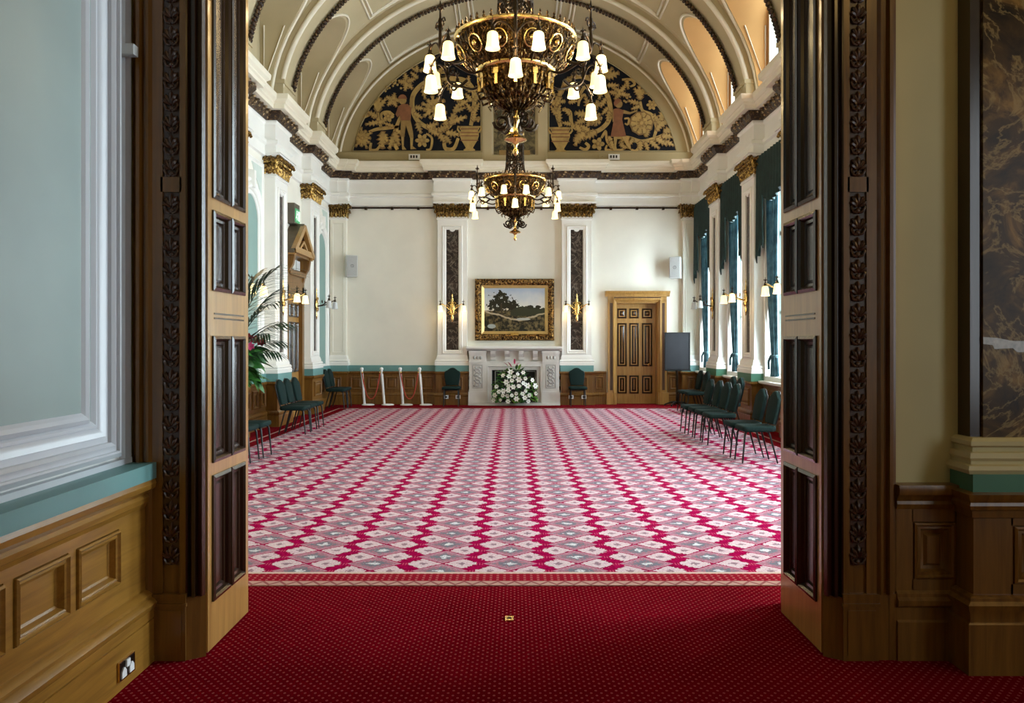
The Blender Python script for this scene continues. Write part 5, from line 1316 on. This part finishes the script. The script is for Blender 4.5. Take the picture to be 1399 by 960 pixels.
    # six branches of three lamps
    for k in range(6):
        a = -pi/2 + k*pi/3; br = thing('branch', None, None); br.parent = r; br.rotation_euler = (0, 0, a)
        m = MB()
        m.tube(smooth_path([(.60,0,.05),(.70,0,.0),(.80,0,.03),(.86,0,.12),(.86,0,.30),(.86,0,.38)], 5), .017, 8)
        m.tube(smooth_path([(.40,0,-.02),(.52,0,-.06),(.66,0,-.02),(.76,0,.03)], 5), .014, 6)
        m.tube(smooth_path([(.86,0,.06),(.92,0,.0),(.96,0,-.08),(.96,0,-.13)], 4), .010, 6)
        for s in (-1, 1): m.tube(smooth_path([(.86,0,.10),(.86,s*.08,.20),(.87,s*.17,.21),(.875,s*.215,.15),(.875,s*.215,.10)], 5), .010, 6)
        m.lathe([(.02,.30),(.032,.33),(.02,.36),(.026,.39),(.012,.43),(.010,.50),(.028,.515),(.012,.54),(.004,.60)], 10, (.86,0,0))
        for s in (-1, 1):
            pts = []
            for j in range(12): t = j/11; q = .055*(1-.7*t); ph = 2*pi*1.2*t; pts.append((.86, s*(.06+q*cos(ph)), .36+q*sin(ph)))
            m.tube(pts, .008, 5)
        for j in range(4): t = j*pi/2; m.tube([(.86,0,.51), (.86+.03*cos(t), .03*sin(t), .535), (.86+.04*cos(t), .04*sin(t), .515)], .007, 5)
        curl(m, .0, 0, .0, .06, 0, .78, 1.3, .012, 1); curl(m, 0, 0, .18, .05, 0, .80, 1.3, .010, -1)
        m.ob('bracket_arm', M['bronze_dark'], br, 60)
        for q in ((.875,-.215,.13), (.875,.215,.13), (.96,0,-.15)):
            meshob('lamp_cap', FIN, br, q); meshob('lamp_shade', SHADE, br, (q[0], q[1], q[2]-.008))
    return r
chandelier(8.4, 4.36, 'large bronze chandelier with lit frosted lamps, the one nearer the doorway')
chandelier(16.3, 4.47, 'far bronze chandelier with lit lamps hanging before the painting')
# wall brackets
def sconce(loc, rz, label, lit=True, span=.29, out=.30):
    r = thing('wall_bracket_lamp', label, 'wall lamp', loc, rz, 'bracket lamps on the pilasters')
    b = MB().lathe([(.001,-.36),(.02,-.34),(.035,-.26),(.02,-.2),(.05,-.12),(.07,0),(.05,.08),(.025,.14),(.03,.2),(.012,.26),(.02,.30),(.002,.36)], 12, (0,-.035,0), sy=.5)
    for s in (-1, 1):
        pts = [(s*(.05+.06*cos(t)*(1-t/9)), -.05, -.14+.06*sin(t)*(1-t/9)) for t in [k*.55 for k in range(13)]]; b.tube(pts, .010, 5)
        pts = [(s*(.045+.05*cos(t)*(1-t/9)), -.05, .10+.05*sin(t)*(1-t/9)) for t in [k*.55 for k in range(13)]]; b.tube(pts, .009, 5)
    b.ob('back_plate', M['brass'], r, 50)
    for s in (-1, 1):
        a = MB().tube(smooth_path([(s*.03,-.05,-.06),(s*.10,-out*.55,-.02),(s*span*.7,-out*.95,.07),(s*span*.95,-out,.09),(s*span,-out,.05)], 6), .011, 8)
        pts = [(s*(.13+.05*cos(t)*(1-t/9)), -out*.5, .03+.05*sin(t)*(1-t/9)) for t in [k*.55 for k in range(13)]]; a.tube(pts, .008, 5)
        ar = a.ob('arm', M['brass'] if lit else M['bronze_dark'], r, 60)
        lamp(r, (s*span, -out, .06), lit)
    return r
SZ = 2.44
sconce((-1.57, FW-.18, SZ), 0, 'gilt two-light wall bracket on the marble pilaster left of the painting', True, .29, .18)
sconce((1.57, FW-.18, SZ), 0, 'gilt two-light wall bracket on the marble pilaster right of the painting', True, .29, .18)
for i, ll, lr in ((2, 'lit two-light wall bracket on the left wall among the palm fronds', 'lit two-light wall bracket at the right door edge'),
              (3, 'lit two-light wall bracket on the left pilaster before the gabled door', 'lit two-light wall bracket on the right pilaster behind the near chairs'),
              (4, 'unlit two-light wall bracket with clear shades on the left pilaster near the far corner', 'unlit two-light wall bracket with clear shades on the right pilaster near the far corner')):
    y = ZK[i] + PW/2
    sconce((-W+PP, y, SZ), pi/2, ll, i != 4, .30, .38); sconce((W-PP, y, SZ), -pi/2, lr, i != 4, .30, .38)

for x, y, s in ((-1.57, FW-.44, 0), (1.57, FW-.44, 0), (-W+PP+.46, ZK[2]+PW/2, 1), (-W+PP+.46, ZK[3]+PW/2, 1), (W-PP-.46, ZK[2]+PW/2, 1), (W-PP-.46, ZK[3]+PW/2, 1)):
    for q in (-.29, .29):
        l = bpy.data.lights.new('bracket_lamp', 'POINT'); l.energy = 2.2; l.color = (1.0,.72,.36); l.shadow_soft_size = .05
        o = bpy.data.objects.new('bracket_lamp_light', l); COL.objects.link(o); o.location = (x + (0 if s else q), y + (q if s else 0), SZ-.16)
# ================================================================== FLOWERS AND PALM
def leafmesh(L, Wd, droop=.25, n=6, fold=.15):
    b = MB(); vs = []; fs = []
    for i in range(n+1):
        t = i/n; w = Wd*.5*sin(pi*min(1, t*.93+.06))**.8; z = -droop*L*t*t
        vs += [(t*L, -w, z+fold*w), (t*L, 0, z), (t*L, w, z+fold*w)]
    for i in range(n): fs += [(i*3, i*3+3, i*3+4, i*3+1), (i*3+1, i*3+4, i*3+5, i*3+2)]
    return b.add(vs, fs)
def orient(p, d, roll=0.):
    d = Vector(d).normalized(); z = Vector((0,0,1)) if abs(d.z) < .95 else Vector((0,1,0)); y = z.cross(d).normalized(); x = d; zz = x.cross(y)
    R = Matrix((x, y, zz)).transposed().to_4x4() @ Matrix.Rotation(roll, 4, 'X'); return Matrix.Translation(Vector(p)) @ R
fa = thing('flower_arrangement', 'big arrangement of white flowers and green leaves filling the fireplace opening', 'flowers', (0, FW-.46, .062))
fb_ = MB().lathe([(.09,0),(.10,.02),(.08,.06),(.10,.10),(.16,.16),(.24,.24),(.25,.27),(.001,.25)], 20).ob('vase', M['bronze_dark'], fa, 50)
rnd = random.Random(3)
def dome(t_min=.0):
    while True:
        x = rnd.uniform(-.54, .54); z = rnd.uniform(.06, .90)
        if (x/.54)**2 + ((z-.22)/.62)**2 < 1: break
    y = -.02 - .22*sqrt(max(0, 1-(x/.60)**2 - ((z-.22)/.66)**2)); return x, y, z
lv1, lv2 = MB(), MB()
for i in range(330):
    x, y, z = dome(); d = (x*1.2+rnd.uniform(-.5,.5), -.5+rnd.uniform(-.4,.3), (z-.35)+rnd.uniform(-.3,.5))
    (lv1 if i % 3 else lv2).join(leafmesh(rnd.uniform(.10,.19), rnd.uniform(.035,.07), .3), orient((x, y+.06, z), d, rnd.uniform(-1,1)))
for q in (lv1, lv2): q.v = [(min(max(x, -.58), .58), min(y, .09), max(z, .012)) for x, y, z in q.v]
lv1.ob('dark_leaves', M['leaf'], fa, 60); lv2.ob('bright_leaves', M['lime'], fa, 60)
fm = MB()
for k in range(6): fm.join(leafmesh(.075, .05, .35, 5), Matrix.Rotation(k*pi/3, 4, 'Z') @ Matrix.Rotation(-.55, 4, 'Y'))
FLW = fm.mesh('lily_bloom', M['petal'], 60)
fm2 = MB()
for ring, (n_, L_, tl_) in enumerate(((7,.055,-.2),(6,.045,-.7),(4,.03,-1.1))):
    for k in range(n_): fm2.join(leafmesh(L_, .042, .2, 4), Matrix.Rotation(k*2*pi/n_+ring*.4, 4, 'Z') @ Matrix.Rotation(tl_, 4, 'Y'))
FLW2 = fm2.mesh('rose_bloom', M['petal'], 60)
cen = MB().ball((0,0,.012), .012, 8, 6).mesh('bloom_centre', M['lime'], 60)
pts_ = []
tries = 0
while len(pts_) < 36 and tries < 4000:
    tries += 1; p = dome()
    if all((p[0]-q[0])**2+(p[2]-q[2])**2 > .0095 for q in pts_): pts_.append(p)
for i, (x, y, z) in enumerate(pts_):
    o = bpy.data.objects.new('flower_bloom', FLW if i % 3 else FLW2); COL.objects.link(o); o.parent = fa
    d = Vector((x*.9+rnd.uniform(-.3,.3), -1, (z-.35)*.9+rnd.uniform(-.2,.4)))
    o.matrix_local = Matrix.Translation((x, y-.07, z)) @ d.to_track_quat('Z', 'Y').to_matrix().to_4x4() @ Matrix.Scale(rnd.uniform(.8,1.15), 4)
    meshob('flower_centre', cen, o, (0,0,0))
pk = MB()
for x, z, a in ((-.16,.92,2.2),(.0,.97,1.6),(.03,.93,.9),(-.08,.90,1.9)):
    pk.join(leafmesh(.16, .05, .3), orient((x, -.16, z), (cos(a), -.3, sin(a))))
pk.ob('pink_orchid_petals', M['pink'], fa, 60)

pa = thing('palm_arrangement', 'palm and pink flower arrangement on a pedestal against the left wall', 'plant', (-4.36, 12.12, 0))
MB().lathe([(.15,0),(.15,.06),(.12,.09),(.08,.14),(.07,.6),(.08,.80),(.12,.86),(.15,.88),(.15,.92),(.001,.92)], 20).ob('pedestal', M['marble_white'], pa, 40)
MB().lathe([(.08,.92),(.13,1.0),(.16,1.12),(.15,1.16),(.001,1.12)], 20).ob('bowl', M['bronze_dark'], pa, 50)
def frond(p0, d, L, n, lab=None):
    m = MB(); d = Vector(d).normalized(); pts = []
    for i in range(9):
        t = i/8; q = Vector(p0) + d*L*t; q.z -= .34*L*t**2.2; pts.append(q)
    m.tube([tuple(q) for q in pts], [.010-.0008*i for i in range(9)], 5)
    for i in range(n):
        t = .42+.58*i/(n-1); k = min(7, int(t*8)); f = t*8-k; p = pts[k].lerp(pts[k+1], f); tg = (pts[k+1]-pts[k]).normalized()
        sd = tg.cross(Vector((0,0,1))).normalized()
        for s in (-1, 1):
            dd = tg*.8 + sd*s*.75 + Vector((0,0,-.15)); m.join(leafmesh(.42*(1-.55*abs(t-.5))*L/1.2, .035, .35, 5), orient(tuple(p), tuple(dd)))
    return m.ob('palm_frond', M['leaf_dark'], pa, 60)
for az, el, L in ((-4,72,2.45),(-15,63,1.85),(12,68,2.1),(-35,74,2.2),(-5,56,1.5),(6,78,2.2),(-50,62,1.7),(-25,50,1.3),(4,47,1.15),(-65,72,1.8),(14,56,1.45),(-10,38,1.05)):
    a, e = radians(az), radians(el); frond((0,0,1.15), (cos(a)*cos(e), sin(a)*cos(e), sin(e)), L, 11)
bl_ = MB()
for i in range(210):
    a = rnd.uniform(-1.5, 1.0); q = rnd.uniform(.02,.40); z = rnd.uniform(1.05,1.48)
    p = (q*cos(a), q*sin(a), z); bl_.join(leafmesh(rnd.uniform(.20,.34), rnd.uniform(.07,.11), .5), orient(p, (cos(a), sin(a), rnd.uniform(-.9,.5)), rnd.uniform(-1,1)))
bl_.ob('broad_leaves', M['leaf'], pa, 60)
for i, (x, y, z, m) in enumerate(((.36,-.25,1.55,'pink'),(.42,-.15,1.50,'pink'),(.30,-.28,1.48,'pink'),(.46,-.05,1.60,'crimson'),(.54,.02,1.56,'crimson'),(.38,-.10,1.63,'crimson'))):
    f = MB()
    for k in range(7): f.join(leafmesh(.085, .06, .3, 5), Matrix.Rotation(k*2*pi/7, 4, 'Z') @ Matrix.Rotation(-.7, 4, 'Y'))
    o = f.ob('flower_bloom', M[m], pa, 60); o.location = (x, y, z); o.rotation_euler = (.9, .4, 0)

# ================================================================== LIGHT
def area(name, loc, size, rot, energy, color):
    l = bpy.data.lights.new(name, 'AREA'); l.shape = 'RECTANGLE'; l.size, l.size_y = size; l.energy = energy; l.color = color
    o = bpy.data.objects.new(name, l); COL.objects.link(o); o.location = loc; o.rotation_euler = rot; return o
def point(name, loc, energy, color, rad=.06):
    l = bpy.data.lights.new(name, 'POINT'); l.energy = energy; l.color = color; l.shadow_soft_size = rad
    o = bpy.data.objects.new(name, l); COL.objects.link(o); o.location = loc; return o
DAY = (.81,.91,1.0); WARM = (1.0,.74,.40)
for a, b in wins:
    area('window_daylight', (W+.75, (a+b)/2, (SILL+HEAD)/2+.2), (HEAD-SILL+.6, b-a+.5), (0, pi/2, 0), 820, DAY)
for y0, y1, yc in bays:
    area('vault_window_daylight', (XO+.6, yc+.06, 7.1), (2.2, 1.3), (0, pi/2, 0), 60, DAY)
    point('recess_uplight', (4.42, yc-.1, 6.25), 4, (1.0,.45,.12), .05)
for y, z in ((8.4, 4.36), (16.3, 4.47)):
    for k in range(6):
        a = -pi/2 + k*pi/3; point('chandelier_lamp', (.01+1.02*cos(a), y+1.02*sin(a), z+.0), 9, WARM, .08)
        point('chandelier_uplight', (.01+.45*cos(a), y+.45*sin(a), z+.5), 6, WARM, .08)
area('anteroom_window_daylight', (5.4, -.5, 2.6), (3.2, 2.5), (0, pi/2, 0), 36, (.84,.92,1.0))
point('anteroom_warm_light', (2.3, 2.4, 4.0), 6, (1.0,.62,.20), .15); point('anteroom_bracket_lamp', (3.35, 3.45, 2.35), 7, (1.0,.62,.22), .10); point('anteroom_warm_light', (0, .8, 4.3), 5, (1.0,.64,.22), .15)  # last point is added, without a known source, to warm the door leaves
wd = bpy.data.worlds.new('sky'); SC.world = wd; wd.use_nodes = True; nt = wd.node_tree
bg = nt.nodes['Background']; bg.inputs['Color'].default_value = (.80,.90,1.0,1); bg.inputs['Strength'].default_value = 2.2
# ================================================================== CAMERA
cam = bpy.data.cameras.new('camera'); co = bpy.data.objects.new('camera', cam); COL.objects.link(co)
co.location = (0, 0, H); co.rotation_euler = (pi/2, 0, 0); cam.sensor_width = 36; cam.lens = F*36/1399
cam.shift_x = (699.5-VX)/1399; cam.shift_y = -(480-VY)/1399; cam.clip_end = 100
SC.camera = co
vs = SC.view_settings; SC.display_settings.display_device = 'sRGB'; vs.view_transform = 'Standard'; vs.look = 'None'; vs.gamma = 1; vs.use_curve_mapping = False; vs.exposure = 0.12
SC.cycles.max_bounces = 7; SC.cycles.diffuse_bounces = 5; SC.cycles.glossy_bounces = 3; SC.cycles.transparent_max_bounces = 12
SC.cycles.use_denoising = True; SC.cycles.caustics_reflective = False; SC.cycles.caustics_refractive = False; SC.cycles.sample_clamp_indirect = 6
